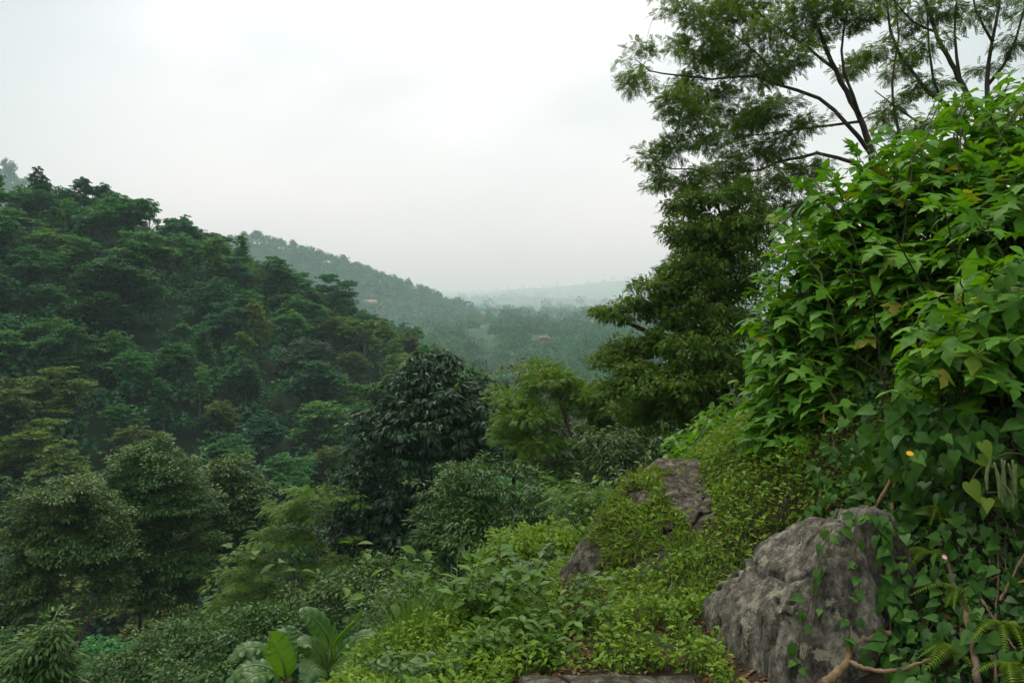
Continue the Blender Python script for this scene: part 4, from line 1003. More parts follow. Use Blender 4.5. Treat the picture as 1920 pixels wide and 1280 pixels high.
# ------------------------------------------------------------------ tree marigolds on the bank
M_TITH = leaf_mat('leaf_marigold', [(.055, .175, .007), (.08, .225, .009), (.11, .275, .014), (.065, .20, .009)] * 4 + [(.09, .22, .014), (.26, .22, .03)], .6, .22, .36, tcol=(1.6, 1.5, .4), mottle=.22)
M_TITHS = plain_mat('stem_green', (.05, .075, .02), .7, .2, .4, 8)
M_TITHB = bark_mat('stem_brown', (.018, .016, .008), (.06, .05, .025))
def marigold(label, canes, seed, leaf=(.125, .215), group='tree marigold shrubs on the bank', lower=.2, nl=34, T=None):
    """canes: list of (foot, tip); each cane carries lobed leaves all along its upper part"""
    rg = np.random.default_rng(seed)
    base = np.mean([c[0] for c in canes], 0)
    root = thing('tree_marigold', base, label, 'shrub', group)
    GS = Geo(); GL = Geo(); bp, bd, bn, bs = [], [], [], []
    for a, t in canes:
        L_ = np.linalg.norm(t - a)
        mid = a * .45 + t * .55 + np.array([0, 0, .16 * L_]) - (t - a) * np.array([.14, .14, 0])
        p = smooth_path([a - np.array([0, 0, .1]), a * .8 + mid * .2 + np.array([0, 0, .06 * L_]), mid, t], 18)
        p[2:-1] += rg.normal(size=(15, 3)) * .008
        GS.tube(p, np.linspace(.013, .004, 18), 5, cap=False)
        tt = lower + (1 - lower) * (np.arange(nl) + .6 * rg.random(nl)) / nl
        ax = a + 0 * t
        for k_, u in enumerate(tt):
            i = min(int(u * 17), 16); q = p[i] + (p[i + 1] - p[i]) * (u * 17 - i)
            ang = k_ * 2.4 + rg.normal() * .4
            o = np.array([math.cos(ang), math.sin(ang), 0]) * (1 - .35 * (u > .93)) + (p[i + 1] - p[i]) / np.linalg.norm(p[i + 1] - p[i]) * (.35 + .8 * (u > .93))
            o = unit(o); sz = (leaf[0] + (leaf[1] - leaf[0]) * rg.random()) * (1.0 if u < .85 else 1.15 - 3.2 * (u - .85))
            pet = q + o * (.05 + .05 * rg.random()) * (1 if u < .9 else .5) + np.array([0, 0, .015])
            GS.tube([q, (q + pet) / 2 + np.array([0, 0, .012]), pet], [.0035, .003, .0025], 3, cap=False)
            d = o + np.array([0, 0, -.22 - .45 * rg.random() + (.5 if u > .93 else 0)]) + rg.normal(size=3) * .18
            bp.append(pet); bd.append(d); bn.append(UP * 1.1 + o * .35 + rg.normal(size=3) * .32); bs.append(sz)
    bp, bd, bn, bs = map(np.array, (bp, bd, bn, bs))
    ch = rg.choice(3, len(bp), p=[.62, .26, .12])
    for i, T_ in enumerate((LOBE5, LOBE3, LOBE1)):
        q = ch == i; put_leaves(GL, T_, bp[q], bd[q], bn[q], bs[q])
    GS.build('stem', M_TITHS, root, smooth=True); GL.build('foliage', M_TITH, root, smooth=True)
    return root
rgt = np.random.default_rng(5)
def left_edge(py): return np.interp(py, [100, 180, 270, 330, 400, 480, 560, 660, 730, 800, 860, 900], [1880, 1750, 1600, 1500, 1436, 1396, 1384, 1362, 1385, 1400, 1430, 1480])
def canes_px(rows, fx, fy, fr):
    out = []
    for px, py, d in rows:
        t = P(px, py, d); a = np.array([fx + fr * rgt.normal(), fy + fr * rgt.normal() * 1.2, 0]); a[2] = H(a[0], a[1])
        out.append((a, t))
    return out
def region(n, y0, y1, xr, dn, df):
    """cane tips over one part of the shrub's face"""
    out = []
    while len(out) < n:
        py = y0 + (y1 - y0) * rgt.random(); x0 = left_edge(py) + 28; x1 = xr
        lo, hi = max(x0, x1[0]), x1[1]
        if lo >= hi: continue
        px = lo + (hi - lo) * rgt.random()
        f = np.clip((px - x0) / 420, 0, 1)
        out.append((px, py, (1 - f) * 6.2 + f * dn + (df - dn) * rgt.random() ** 1.5))
    return out
marigold('tallest tree marigold shrub of the bank, its top leaves against the sky', canes_px(region(30, 105, 330, (1600, 2000), 5.0, 6.2), 3.1, 5.7, .22), 101)
marigold('tree marigold shrub filling the upper slope of the leafy mass below the airy tree', canes_px(region(30, 290, 440, (1440, 1760), 5.2, 6.4), 2.75, 6.0, .2), 102)
marigold('tree marigold shrub arching out over the leaning tree', canes_px(region(22, 430, 600, (1400, 1600), 5.5, 6.4), 2.35, 6.1, .18), 103)
marigold('tree marigold shrub bulging outward furthest over the grassy slope', canes_px(region(24, 580, 740, (1370, 1560), 5.6, 6.3), 2.2, 6.0, .16), 104)
marigold('low tree marigold shrub whose leaves brush the grassy slope', canes_px(region(20, 720, 880, (1390, 1560), 5.5, 6.1), 2.15, 5.8, .14), 105, lower=.15)
marigold('tree marigold shrub in the middle of the leafy mass, over dark bare stems', canes_px(region(26, 430, 640, (1590, 1800), 4.9, 5.7), 2.75, 5.5, .2), 106, lower=.38)
marigold('tree marigold shrub high at the frame edge beneath the sparse tree', canes_px(region(24, 260, 480, (1760, 2050), 4.6, 5.6), 3.35, 5.3, .2), 107)
marigold('tree marigold shrub deep in the shade behind the others', canes_px(region(24, 360, 640, (1560, 1980), 6.2, 7.4), 3.5, 6.9, .3), 108)
FR = [(x, y, d) for x, y, d in [(1690, 690, 4.2), (1720, 620, 4.3), (1760, 560, 4.2), (1800, 530, 4.1), (1850, 500, 4.0), (1900, 490, 3.9), (1740, 660, 4.05), (1790, 610, 4.0), (1850, 580, 3.9), (1910, 560, 3.8), (1700, 740, 4.2), (1770, 700, 3.95), (1840, 660, 3.85), (1900, 640, 3.75), (1950, 560, 3.8), (1990, 620, 3.8), (1840, 720, 3.8), (1900, 720, 3.75)]]
marigold('pale green tree marigold shrub leaning out lowest over the bank by the bean pods', canes_px(FR, 2.75, 4.6, .16), 109, leaf=(.12, .20), lower=.35, nl=24)
SM = [(1225, 880, 8.6), (1260, 830, 8.8), (1300, 800, 9), (1340, 775, 9.2), (1375, 790, 9.2), (1290, 850, 8.6), (1340, 840, 8.7), (1385, 840, 8.8), (1240, 905, 8.4), (1310, 890, 8.4), (1370, 880, 8.5), (1420, 830, 9), (1400, 770, 9.4), (1330, 815, 8.8), (1275, 870, 8.5)]
mg = marigold('separate tree marigold shrub with a few yellow leaves, beyond the long dark rock', canes_px(SM, 2.15, 8.9, .25), 110, leaf=(.13, .21), lower=.2, nl=22)
M_YEL = leaf_mat('leaf_yellow', [(.35, .25, .015), (.45, .33, .02)], .6, .2, .3, tcol=(1, 1, .8))
for q_, s_ in zip([P(1308, 842, 8.3), P(1318, 850, 8.3), P(1306, 806, 8.5), P(1240, 868, 8.2), P(1262, 880, 8.2), P(1335, 860, 8.3)], (.12, .12, .07, .08, .09, .08)):
    gy = Geo(); put_leaves(gy, LOBE3, q_[None], rgt.normal(size=(1, 3)) * .4 + np.array([0, -.4, -.6]), UP + rgt.normal(size=(1, 3)) * .3, s_)
    tag(gy.build('yellow_leaf', M_YEL, mg), 'yellowed leaf')
# bare canes crowding the shade at the foot of the shrubs
gd = Geo()
for i in range(60):
    x = 2.1 + 1.9 * rgt.random(); y = 4.9 + 1.8 * rgt.random(); a = np.array([x, y, H(x, y) - .05]); l = .35 + .65 * rgt.random()
    t = a + np.array([-.45 * rgt.random() - .05 + .1 * rgt.normal(), -.25 * rgt.random(), 1.0]) * l
    gd.tube(smooth_path([a, (a + t) / 2 + rgt.normal(size=3) * .05 + np.array([.05, 0, 0]), t], 8), np.linspace(.010, .005, 8), 4, cap=False)
tag(gd.build('old_canes', M_TITHB, smooth=True), 'thicket of old bare canes in the shade under the tree marigolds', 'canes', kind='stuff')
# ------------------------------------------------------------------ climbers, ferns and roots on the bank
M_VINE = leaf_mat('leaf_vine', [(.026, .095, .010), (.045, .14, .014), (.07, .18, .022)], .55, .25, .3, mottle=.2)
M_VINEST = bark_mat('stem_vine', (.045, .04, .018), (.12, .10, .05))
M_FERN = leaf_mat('leaf_fern', [(.07, .15, .012), (.11, .20, .018), (.15, .24, .025)], .6, .2, .35)
M_POD = leaf_mat('bean_pod', [(.10, .16, .045), (.14, .19, .07), (.20, .21, .06)], .55, .3, .1)
M_ROOT = bark_mat('root_bark', (.09, .06, .03), (.27, .19, .11), 14)
M_TWIG = bark_mat('twig_bark', (.05, .036, .026), (.15, .11, .08), 14)
M_DRY = leaf_mat('leaf_dry', [(.10, .055, .022), (.16, .09, .035), (.22, .15, .06)], .8, .15, .15, tcol=(1.1, .9, .6))
def bank_pt(px, py, lift=.05):
    """a point just off the face of the bank"""
    h = ground_hit(px, py, 60, 2.2)
    if h is None: return P(px, py, 5.0)
    return h * (1 - lift / np.linalg.norm(h))
def vine(label, path, seed, leaf=(.06, .10), gap=.05, spread=.07, group='climbing vines on the bank', T=HEART, mat=None, name='vine', lift=(.05, .12), r=.004, sag=.5):
    rg = np.random.default_rng(seed)
    pts = [bank_pt(px, py, lift[0] + (lift[1] - lift[0]) * rg.random()) if len(q_) == 0 else P(px, py, q_[0]) for px, py, *q_ in path]
    L_ = np.linalg.norm(np.diff(pts, axis=0), axis=1).sum()
    p = smooth_path(pts, max(8, int(L_ / .04)))
    p[1:-1] += rg.normal(size=(len(p) - 2, 3)) * .006
    root = thing(name, p[0], label, 'vine', group)
    G = Geo(); G.tube(p, np.linspace(r, r * .6, len(p)), 5)
    n = max(3, int(L_ / gap)); t = np.linspace(0, len(p) - 1.001, n); i = t.astype(int)
    q = p[i]
    toc = unit(-q)                                    # away from the face of the bank, roughly
    out = unit(toc * .8 + rg.normal(size=(n, 3)) * .7)
    pos = q + out * spread * (.4 + .6 * rg.random(n))[:, None]
    for a, b in zip(q, pos): G.tube([a, (a + b) / 2 + np.array([0, 0, .008]), b], [.002, .0018, .0015], 3, cap=False)
    G.build('stem', M_VINEST, root, smooth=True)
    GL = Geo()
    put_leaves(GL, T, pos, out * .45 + np.array([0, 0, -sag]) + rg.normal(size=(n, 3)) * .25, toc * .75 + UP * .6 + rg.normal(size=(n, 3)) * .35, leaf[0] + (leaf[1] - leaf[0]) * rg.random(n) ** 1.5)
    GL.build('foliage', mat or M_VINE, root, smooth=True)
    return root
V = [
 ('heart leaved vine falling from the marigold stems to the top of the big boulder', [(1560, 820), (1570, 870), (1555, 920), (1580, 960)], (.05, .08)),
 ('heart leaved vine above the yellow flower', [(1760, 780, 4.3), (1720, 800, 4.25), (1690, 830, 4.2), (1670, 880), (1640, 930)], (.06, .10)),
 ('dense vine hanging below the yellow flower beside the leaning brown stem', [(1700, 850, 4.1), (1705, 900), (1690, 950), (1680, 1000), (1650, 1040)], (.06, .10)),
 ('vine with the biggest heart leaves, over the dark hollow', [(1780, 830, 4.0), (1760, 880), (1730, 930), (1715, 980), (1700, 1020)], (.07, .12)),
 ('vine strung across the bank beneath the pale marigold leaves', [(1640, 790, 4.4), (1700, 790, 4.2), (1770, 800, 4.1), (1830, 830, 4.0), (1860, 870)], (.07, .11)),
 ('vine creeping over the shaded edge of the big boulder', [(1640, 950), (1650, 1010), (1640, 1070), (1660, 1120), (1640, 1160)], (.05, .09)),
 ('vine trailing past the pink bud', [(1800, 980), (1775, 1040), (1760, 1090), (1770, 1140)], (.05, .09)),
 ('vine of small leaves left of the fern fronds', [(1600, 880), (1615, 930), (1640, 985), (1610, 1010)], (.045, .075)),
 ('broad leaved vine in the bottom corner of the bank', [(1800, 1180), (1850, 1200), (1900, 1230), (1940, 1240)], (.06, .10)),
 ('broad leaved vine below the curved root', [(1640, 1215), (1680, 1235), (1720, 1260), (1770, 1275)], (.065, .10)),
 ('thin vine under the bean pods', [(1860, 930), (1890, 985), (1880, 1040), (1900, 1090)], (.05, .08)),
 ('leafy vine at the foot of the shaded stems', [(1500, 860), (1540, 890), (1530, 940), (1510, 965)], (.045, .075)),
 ('long vine looping over the bank at the frame edge', [(1930, 780, 3.9), (1900, 840, 3.85), (1915, 900), (1930, 960)], (.07, .11)),
 ('vine draping the shaded marigold foot above the boulder cleft', [(1600, 800, 4.6), (1610, 850), (1620, 900), (1600, 945)], (.055, .09)),
 ('vine filling the bank between the yellow flower and the bean pods', [(1740, 800, 4.2), (1775, 860), (1790, 920), (1780, 970)], (.06, .11)),
 ('vine curtain just under the leaning marigold leaves', [(1680, 770, 4.35), (1740, 770, 4.2), (1800, 790, 4.1), (1860, 800, 4.0)], (.06, .11)),
 ('vine running down the bank east of the hanging fern', [(1800, 1000), (1830, 1060), (1840, 1120), (1830, 1180)], (.05, .09)),
 ('vine in the hollow between the curved root and the thick stem', [(1700, 1110), (1730, 1150), (1745, 1190), (1770, 1230)], (.045, .08)),
]
for i, (lab, path, lf) in enumerate(V): vine(lab, path, 200 + i, lf, gap=.017, spread=.11)
M_VDARK = leaf_mat('leaf_vine_dark', [(.016, .058, .010), (.026, .085, .014), (.045, .115, .02)], .5, .3, .22)
# small creepers and leaf litter covering the face of the bank
n = 52000
px = 1480 + 520 * rgt.random(n); py = 770 + 540 * rgt.random(n)
hit = [ground_hit(a, b, 9, 2.0) for a, b in zip(px[:0], py[:0])]
xs = 1.3 + 4.2 * rgt.random(n); ys = 2.3 + 3.4 * rgt.random(n); zs = height(xs, ys)
e_ = .03; nx = -(height(xs + e_, ys) - zs) / e_; ny = -(height(xs, ys + e_) - zs) / e_
nn = unit(np.stack([nx, ny, np.ones(n)], 1)); kp = fbm2(xs, ys, .35, 3, 88) + .25 * rgt.normal(size=n) > -.3
kp &= xs > 1.78 + .3 * np.clip(ys - 3.6, 0, 9)
pos = np.stack([xs, ys, zs], 1) + nn * (.01 + .08 * rgt.random(n))[:, None]
G = Geo(); put_leaves(G, HEART, pos[kp], (rand_dirs(rgt, n) * .7 + np.array([0, 0, -.6]))[kp], (nn + rgt.normal(size=(n, 3)) * .4)[kp], (.018 + .055 * rgt.random(n) ** 2.5)[kp])
tag(G.build('creeping_leaves', M_VDARK), 'small dark creeping leaves covering the face of the bank', 'creepers', kind='stuff')
G = Geo(); k2 = rgt.random(n) < .02
put_leaves(G, LEAF_LONG, pos[k2], rand_dirs(rgt, n)[k2], (nn + rgt.normal(size=(n, 3)) * .5)[k2], (.03 + .045 * rgt.random(n))[k2])
tag(G.build('leaf_litter', M_DRY), 'dry brown leaf litter caught on the bank', 'litter', kind='stuff')
# ferns
def fern(label, px, py, n, size, seed, lift=.1, az=None):
    rg = np.random.default_rng(seed); c = bank_pt(px, py, lift)
    root = thing('fern', c, label, 'fern', 'yellow green ferns on the bank')
    for i in range(n):
        a = (az if az is not None else -1.9) + (i - (n - 1) / 2) * (2.6 / n) + rg.normal() * .2
        G = Geo(); d = np.array([[math.cos(a), math.sin(a), .15 + .3 * rg.random()]])
        put_leaves(G, FERN, c[None], d, UP[None] + rg.normal(size=(1, 3)) * .15, size * (.75 + .5 * rg.random()))
        G.build('frond', M_FERN, root)
    return root
fern('fern with long hanging fronds beside the dark hollow', 1745, 1035, 7, .21, 301, .12)
fern('small fern above the hanging fronds, under the vine', 1760, 955, 5, .18, 302)
fern('fern at the end of the straight root in the bottom of the bank', 1790, 1215, 6, .19, 303)
fern('fern behind the thick brown stem', 1800, 1105, 6, .18, 304)
fern('fern by the frame edge below the slanting twig', 1880, 1170, 6, .18, 305)
fern('tiny fern at the crook of the curved root', 1665, 1175, 5, .12, 306)
fern('fern lowest at the frame edge corner', 1900, 1250, 6, .2, 307)
# roots, stems and twigs
def stick(name, label, path, r0, r1, mat, cat, side=(), lift=.12, group=None):
    pts = [bank_pt(px, py, q_[0] if q_ else lift) for px, py, *q_ in path]
    G = Geo(); p = smooth_path(pts, 26); p[1:-1] += rgt.normal(size=(24, 3)) * r0 * .18
    G.tube(p, np.linspace(r0, r1, 26) * (1 + .12 * rgt.normal(size=26)), 8)
    for s_ in side:
        q = smooth_path([bank_pt(px, py, z[0] if z else lift) for px, py, *z in s_], 14)
        G.tube(q, np.linspace(r1 * 1.1, r1 * .5, 14), 6)
    return tag(G.build(name, mat, smooth=True, origin=p[0]), label, cat, group)
stick('bare_root', 'curved tan root arching out of the bank over the boulder corner', [(1545, 1285), (1580, 1250), (1605, 1210), (1650, 1192), (1672, 1190)], .021, .013, M_ROOT, 'root', lift=.22)
stick('bare_root', 'straight tan root branching from the curved root under the dark hollow', [(1592, 1240), (1630, 1255), (1680, 1258), (1745, 1236)], .012, .008, M_ROOT, 'root', lift=.2)
stick('woody_stem', 'thick grey brown stem rising up the bank below the pink bud', [(1835, 1285), (1825, 1215), (1810, 1150), (1785, 1085), (1772, 1040)], .017, .010, M_TWIG, 'stem', lift=.13)
stick('woody_stem', 'tan stem leaning from the top of the big boulder into the vine', [(1622, 985), (1660, 920), (1690, 850), (1660, 790)], .013, .008, M_ROOT, 'stem', lift=.14)
stick('woody_stem', 'short tan stem just behind the leaning one', [(1668, 1000), (1676, 930), (1682, 880)], .011, .008, M_ROOT, 'stem', lift=.12)
stick('dead_twig', 'slanting dead twig above the fern at the frame edge', [(1840, 1125), (1870, 1170), (1905, 1220)], .006, .004, M_TWIG, 'twig', lift=.15)
stick('dead_twig', 'pale dead twig leaning on the bank under the bean pods', [(1875, 1130), (1900, 1080), (1925, 1030)], .006, .004, M_ROOT, 'twig', lift=.13)
stick('woody_stem', 'thin upright dark stem at the frame edge', [(1870, 1285), (1866, 1180), (1872, 1080), (1868, 980)], .007, .004, M_TWIG, 'stem', lift=.1)
stick('woody_stem', 'thin upright stem in the middle of the bank', [(1800, 1040), (1795, 960), (1780, 880)], .005, .003, M_TWIG, 'stem', lift=.1)
hang = Geo()
for i in range(34):
    px = 1660 + 300 * rgt.random(); py = 800 + 330 * rgt.random()
    a = bank_pt(px, py, .06 + .1 * rgt.random()); l = .15 + .35 * rgt.random(); b = a + np.array([.1 * rgt.normal(), -.05, -l])
    hang.tube(smooth_path([a, (a + b) / 2 + rgt.normal(size=3) * .02, b], 7), .0022 + .001 * rgt.random(), 4)
tag(hang.build('hanging_rootlets', M_TWIG), 'tangle of thin hanging rootlets and dry stems on the bank', 'rootlets', kind='stuff')
# dry brown leaves caught in the hollow
for lab, px, py in (('curled russet dead leaf in the dark hollow', 1690, 1072), ('second curled dead leaf, darker, above the russet one', 1705, 1060), ('pale brown dead leaf lying by the boulder edge', 1650, 1045)):
    G = Geo(); c = bank_pt(px, py, .08); put_leaves(G, LEAF_OVAL, c[None], np.array([[-.8, -.4, .3]]), np.array([[0, -.6, .8]]), .11); 
    tag(G.build('dead_leaf', M_DRY, origin=c), lab, 'leaf', 'dead leaves in the hollow')
# bean pods
c = P(1885, 850, 3.72); root = thing('bean_plant', c, 'bean plant with a bunch of pale hanging pods at the frame edge', 'bean plant')
G = Geo(); G.tube(smooth_path([P(1990, 915, 3.75), P(1965, 880, 3.77), P(1940, 858, 3.75), P(1885, 850, 3.72), P(1835, 880, 3.75), P(1812, 925, 3.8)], 18), .004, 5); G.tube(smooth_path([P(1990, 915, 3.75), P(1900, 921, 3.72), P(1850, 923, 3.75)], 12), .004, 5)
G.build('stem', M_VINEST, root, smooth=True)
for i, (px, py, l, bend) in enumerate([(1858, 858, 62, -.3), (1864, 866, 70, .2), (1878, 860, 74, .1), (1884, 862, 84, -.15), (1890, 868, 62, .25), (1898, 862, 66, .1), (1905, 870, 62, -.1), (1880, 905, 48, .7)]):
    a = P(px, py, 3.68 + .02 * rgt.normal()); L_ = l / FPX * 3.7; b = a + np.array([bend * L_ * .5, -.01, -L_])
    p = smooth_path([a, (a + b) / 2 + np.array([bend * L_ * .25, 0, 0]), b], 14); rr = .0085 * np.sin(np.linspace(.15, 3.0, 14)) ** .5 * (1 + .16 * np.sin(np.linspace(0, 22, 14)))
    G = Geo(); G.tube(p, rr, 7); G.build('pod', M_POD, root, smooth=True)
G = Geo(); q = np.array([P(1842, 830, 3.7), P(1818, 905, 3.75), P(1850, 935, 3.72), P(1880, 945, 3.7), P(1925, 900, 3.7), P(1835, 860, 3.72)]); put_leaves(G, HEART, q, np.array([0, -.3, -.6]) + rgt.normal(size=(6, 3)) * .4, np.array([0, -.7, .6]) + rgt.normal(size=(6, 3)) * .3, .07 + .03 * rgt.random(6)); G.build('foliage', M_FERN, root, smooth=True)
# the yellow flower and the pinkish bud
def flower(name, label, c, col, n, size, tilt):
    root = thing(name, c, label, 'flower')
    G = Geo(); a = np.arange(n) / n * 2 * np.pi; t = unit(np.array(tilt, float)); u = unit(np.cross(t, [.3, .1, .9])); w = np.cross(t, u)
    d = np.cos(a)[:, None] * u + np.sin(a)[:, None] * w + t * .25
    put_leaves(G, LEAF_OVAL, np.repeat(np.asarray(c)[None], n, 0), d, np.repeat(t[None], n, 0), size)
    G.build('petals', plain_mat(name + '_petals', col, .6, .2, .1), root)
    g2 = Geo(); g2.tube([c, c - t * .12 + np.array([0, 0, -.05])], [.003, .002], 5); g2.build('stalk', M_TITHS, root)
flower('yellow_flower', 'small yellow flower among the heart leaved vines', P(1706, 850, 3.98), (.75, .42, .01), 10, .02, (-.1, -.6, .8))
flower('pink_bud', 'tiny pale pink bud at the tip of the thick stem', P(1771, 1044, 3.5), (.62, .38, .34), 7, .013, (0, -.7, .7))
# vine trailing down the cleft of the big boulder
rk = ROCKS[0][1]
def on_rock(px, py, off=.02, rk=rk):
    dv = unit(P(px, py, 1.0)); t = rk @ dv; perp = np.linalg.norm(rk - t[:, None] * dv, axis=1); q = np.where(perp < .05)[0]
    if len(q) == 0: return None
    return dv * (t[q].min() - off)
def rock_vine(label, path, seed, leaf, gap, name='vine'):
    pts = [on_rock(*p) for p in path]; path2 = [(p[0], p[1], float(q[1])) for p, q in zip(path, pts) if q is not None]
    if len(path2) > 1: vine(label, path2, seed, leaf, gap=gap, spread=.045, group='vines on the big boulder', name=name, r=.005)
rock_vine('vine trailing down the cleft of the big boulder', [(1545, 985), (1540, 1040), (1528, 1090), (1512, 1150), (1500, 1210), (1490, 1270)], 260, (.04, .075), .05)
rock_vine('second stem in the cleft of the big boulder, almost bare', [(1560, 990), (1547, 1050), (1535, 1110), (1520, 1180), (1505, 1260)], 261, (.03, .05), .16)
rock_vine('leafy vine smothering the east side of the big boulder', [(1655, 985), (1668, 1040), (1660, 1100), (1672, 1160), (1655, 1220)], 263, (.05, .085), .016)
rock_vine('leafy vine spilling over the very top of the big boulder', [(1690, 1000), (1650, 975), (1610, 972), (1570, 985)], 264, (.045, .075), .02)
rock_vine('leafy vine at the shaded east foot of the big boulder', [(1690, 1060), (1685, 1120), (1690, 1180), (1670, 1240)], 265, (.05, .085), .016)
rock_vine('sparse vine over the shaded shoulder of the big boulder', [(1610, 1000), (1600, 1060), (1610, 1120), (1590, 1180), (1600, 1230)], 262, (.045, .07), .045)
# ------------------------------------------------------------------ grass slope, herbs and banana plants
M_SLOPE = leaf_mat('leaf_slope', [(.075, .175, .010), (.12, .23, .014), (.17, .27, .022)], .6, .2, .3)
M_GRASS = leaf_mat('grass_blade', [(.045, .12, .010), (.07, .165, .015), (.12, .20, .03)], .55, .25, .3)
M_STRAW = leaf_mat('grass_straw', [(.16, .15, .05), (.24, .22, .09), (.12, .14, .04)], .7, .2, .2, tcol=(1, 1, .8))
M_HERB = leaf_mat('leaf_herb', [(.04, .11, .010), (.065, .155, .014), (.095, .20, .02)], .55, .22, .32, mottle=.15)
M_RUST = leaf_mat('stems_rust', [(.10, .045, .022), (.15, .075, .035), (.07, .04, .02)], .8, .15, .1, tcol=(1, .8, .6))
rgg = np.random.default_rng(21)
def rock_free(x, y, z):
    ok = np.ones(len(x), bool)
    for c, V_ in ROCKS:
        d = np.hypot(V_[:, 0][None, ::40] - x[:, None], V_[:, 1][None, ::40] - y[:, None])
        top = np.where(d < .09, V_[:, 2][None, ::40], -99).max(1)
        ok &= top < z + .02
    return ok
def slope_pts(n, x0, x1, y0, y1, f=None):
    x = x0 + (x1 - x0) * rgg.random(n); y = y0 + (y1 - y0) * rgg.random(n)
    if f is not None: q = f(x, y); x, y = x[q], y[q]
    z = height(x, y); q = rock_free(x, y, z)
    return np.stack([x, y, z], 1)[q]
def path_mask(x, y):    # 1 on the trodden earth below the long rock
    return np.exp(-(((x - .42 - .10 * (y - 5.2)) / .22) ** 2)) * ((y > 4.2) & (y < 7.6))
def edge(x, y): return (-0.75 * (x + 1) + .66 * (y - 5.0)) < 1.4 + .5 * fbm2(x, y, .8, 2, 90)
# creeping leaves on the slope
p = slope_pts(125000, -1.0, 4.2, 3.9, 11, lambda x, y: edge(x, y) & (rgg.random(len(x)) > .8 * path_mask(x, y)) & ((x < 2.6) | (y > 5.2)) & ~((x > 1.12) & (y < 4.3)))
hgt = .12 * np.clip(.9 + 1.5 * fbm2(p[:, 0], p[:, 1], .35, 3, 91), .1, 2.2) * rgg.random(len(p)) ** .7
G = Geo(); pp = p + np.array([0, 0, 1]) * (hgt + .01)[:, None]
put_leaves(G, LEAF_TINY, pp, rand_dirs(rgg, len(p)) * np.array([1, 1, .5]), UP + rgg.normal(size=(len(p), 3)) * .5, .02 + .038 * rgg.random(len(p)) ** 1.6)
q = rgg.choice(len(p), 4200); pp = p[q] + np.array([0, 0, 1]) * (hgt[q] * 1.2 + .02)[:, None]
put_leaves(G, LEAF_OVAL, pp, rand_dirs(rgg, 4200) * np.array([1, 1, .4]), UP + rgg.normal(size=(4200, 3)) * .4, .03 + .035 * rgg.random(4200))
tag(G.build('slope_ground_cover', M_SLOPE), 'low yellow green creeping plants covering the sunny slope', 'ground cover', kind='stuff')
p = slope_pts(66000, -1.0, 4.2, 3.9, 11, lambda x, y: edge(x, y) & (rgg.random(len(x)) > 1.0 * path_mask(x, y)) & ((x < 2.6) | (y > 5.2)) & ~((x > 1.12) & (y < 4.3)))
a = rgg.random(len(p)) * 6.28; dirs = np.stack([np.cos(a), np.sin(a), np.zeros(len(p))], 1)
G = Geo(); X = np.cross(dirs, UP)
ch = rgg.integers(0, 3, len(p)); sz = .07 + .11 * rgg.random(len(p)) ** 1.5
for i in range(3):
    q = ch == i; G.inst(GRASS[i], p[q], X[q] * .8, dirs[q], np.repeat(UP[None], q.sum(), 0), sz[q])
tag(G.build('slope_grass', M_GRASS), 'short bright grass on the slope and path edges', 'grass', kind='stuff')
# trailing straw coloured grass hanging over the long dark rock
rk2 = ROCKS[1][1]; c2 = ROCKS[1][0]
nrm = unit(rk2 - c2)
kk = np.where((rk2[:, 1] < c2[1] + .5) & (nrm[:, 2] > -.1) & (fbm(rk2, .35, 2, 92) + .55 * (rk2[:, 0] - c2[0]) > .0))[0]
q = rgg.choice(kk, 5200); pos = rk2[q] + rgg.normal(size=(5200, 3)) * .012; d = unit(nrm[q] * .5 + np.array([-.25, -.35, -.65]) + rgg.normal(size=(5200, 3)) * .6)
G = Geo(); Xs = unit(np.cross(d, nrm[q])); Zs = d; Ys = np.cross(Zs, Xs)
G.inst(GRASS[1], pos, Xs, -Ys * .6, Zs, .05 + .11 * rgg.random(5200)); 
tag(G.build('trailing_grass', M_STRAW), 'straw coloured grass trailing over the long dark rock', 'grass', kind='stuff')
q = rgg.choice(kk, 5200); pos = rk2[q] + nrm[q] * .07 * rgg.random((5200, 1)); G = Geo()
put_leaves(G, LEAF_LONG, pos, nrm[q] * .3 + rand_dirs(rgg, 5200) + np.array([0, 0, -.4]), nrm[q] + rgg.normal(size=(5200, 3)) * .5, .03 + .04 * rgg.random(5200))
tag(G.build('rock_creepers', M_SLOPE), 'creeping green weeds matted over the long dark rock', 'creepers', kind='stuff')
# rusty dry stems along the trodden earth
n = 2600; x = .45 + .25 * rgg.normal(size=n) + .05; y = 5.0 + 2.2 * rgg.random(n); x = x + .10 * (y - 5.2); z = height(x, y)
a = rgg.random(n) * 6.28; dirs = np.stack([np.cos(a), np.sin(a), np.zeros(n)], 1); G = Geo()
G.inst(GRASS[1], np.stack([x, y, z], 1), np.cross(dirs, UP) * .35, dirs, np.repeat(UP[None], n, 0), .05 + .12 * rgg.random(n))
tag(G.build('dry_stems', M_RUST), 'rust brown dry stems along the trodden earth', 'dry grass', kind='stuff')

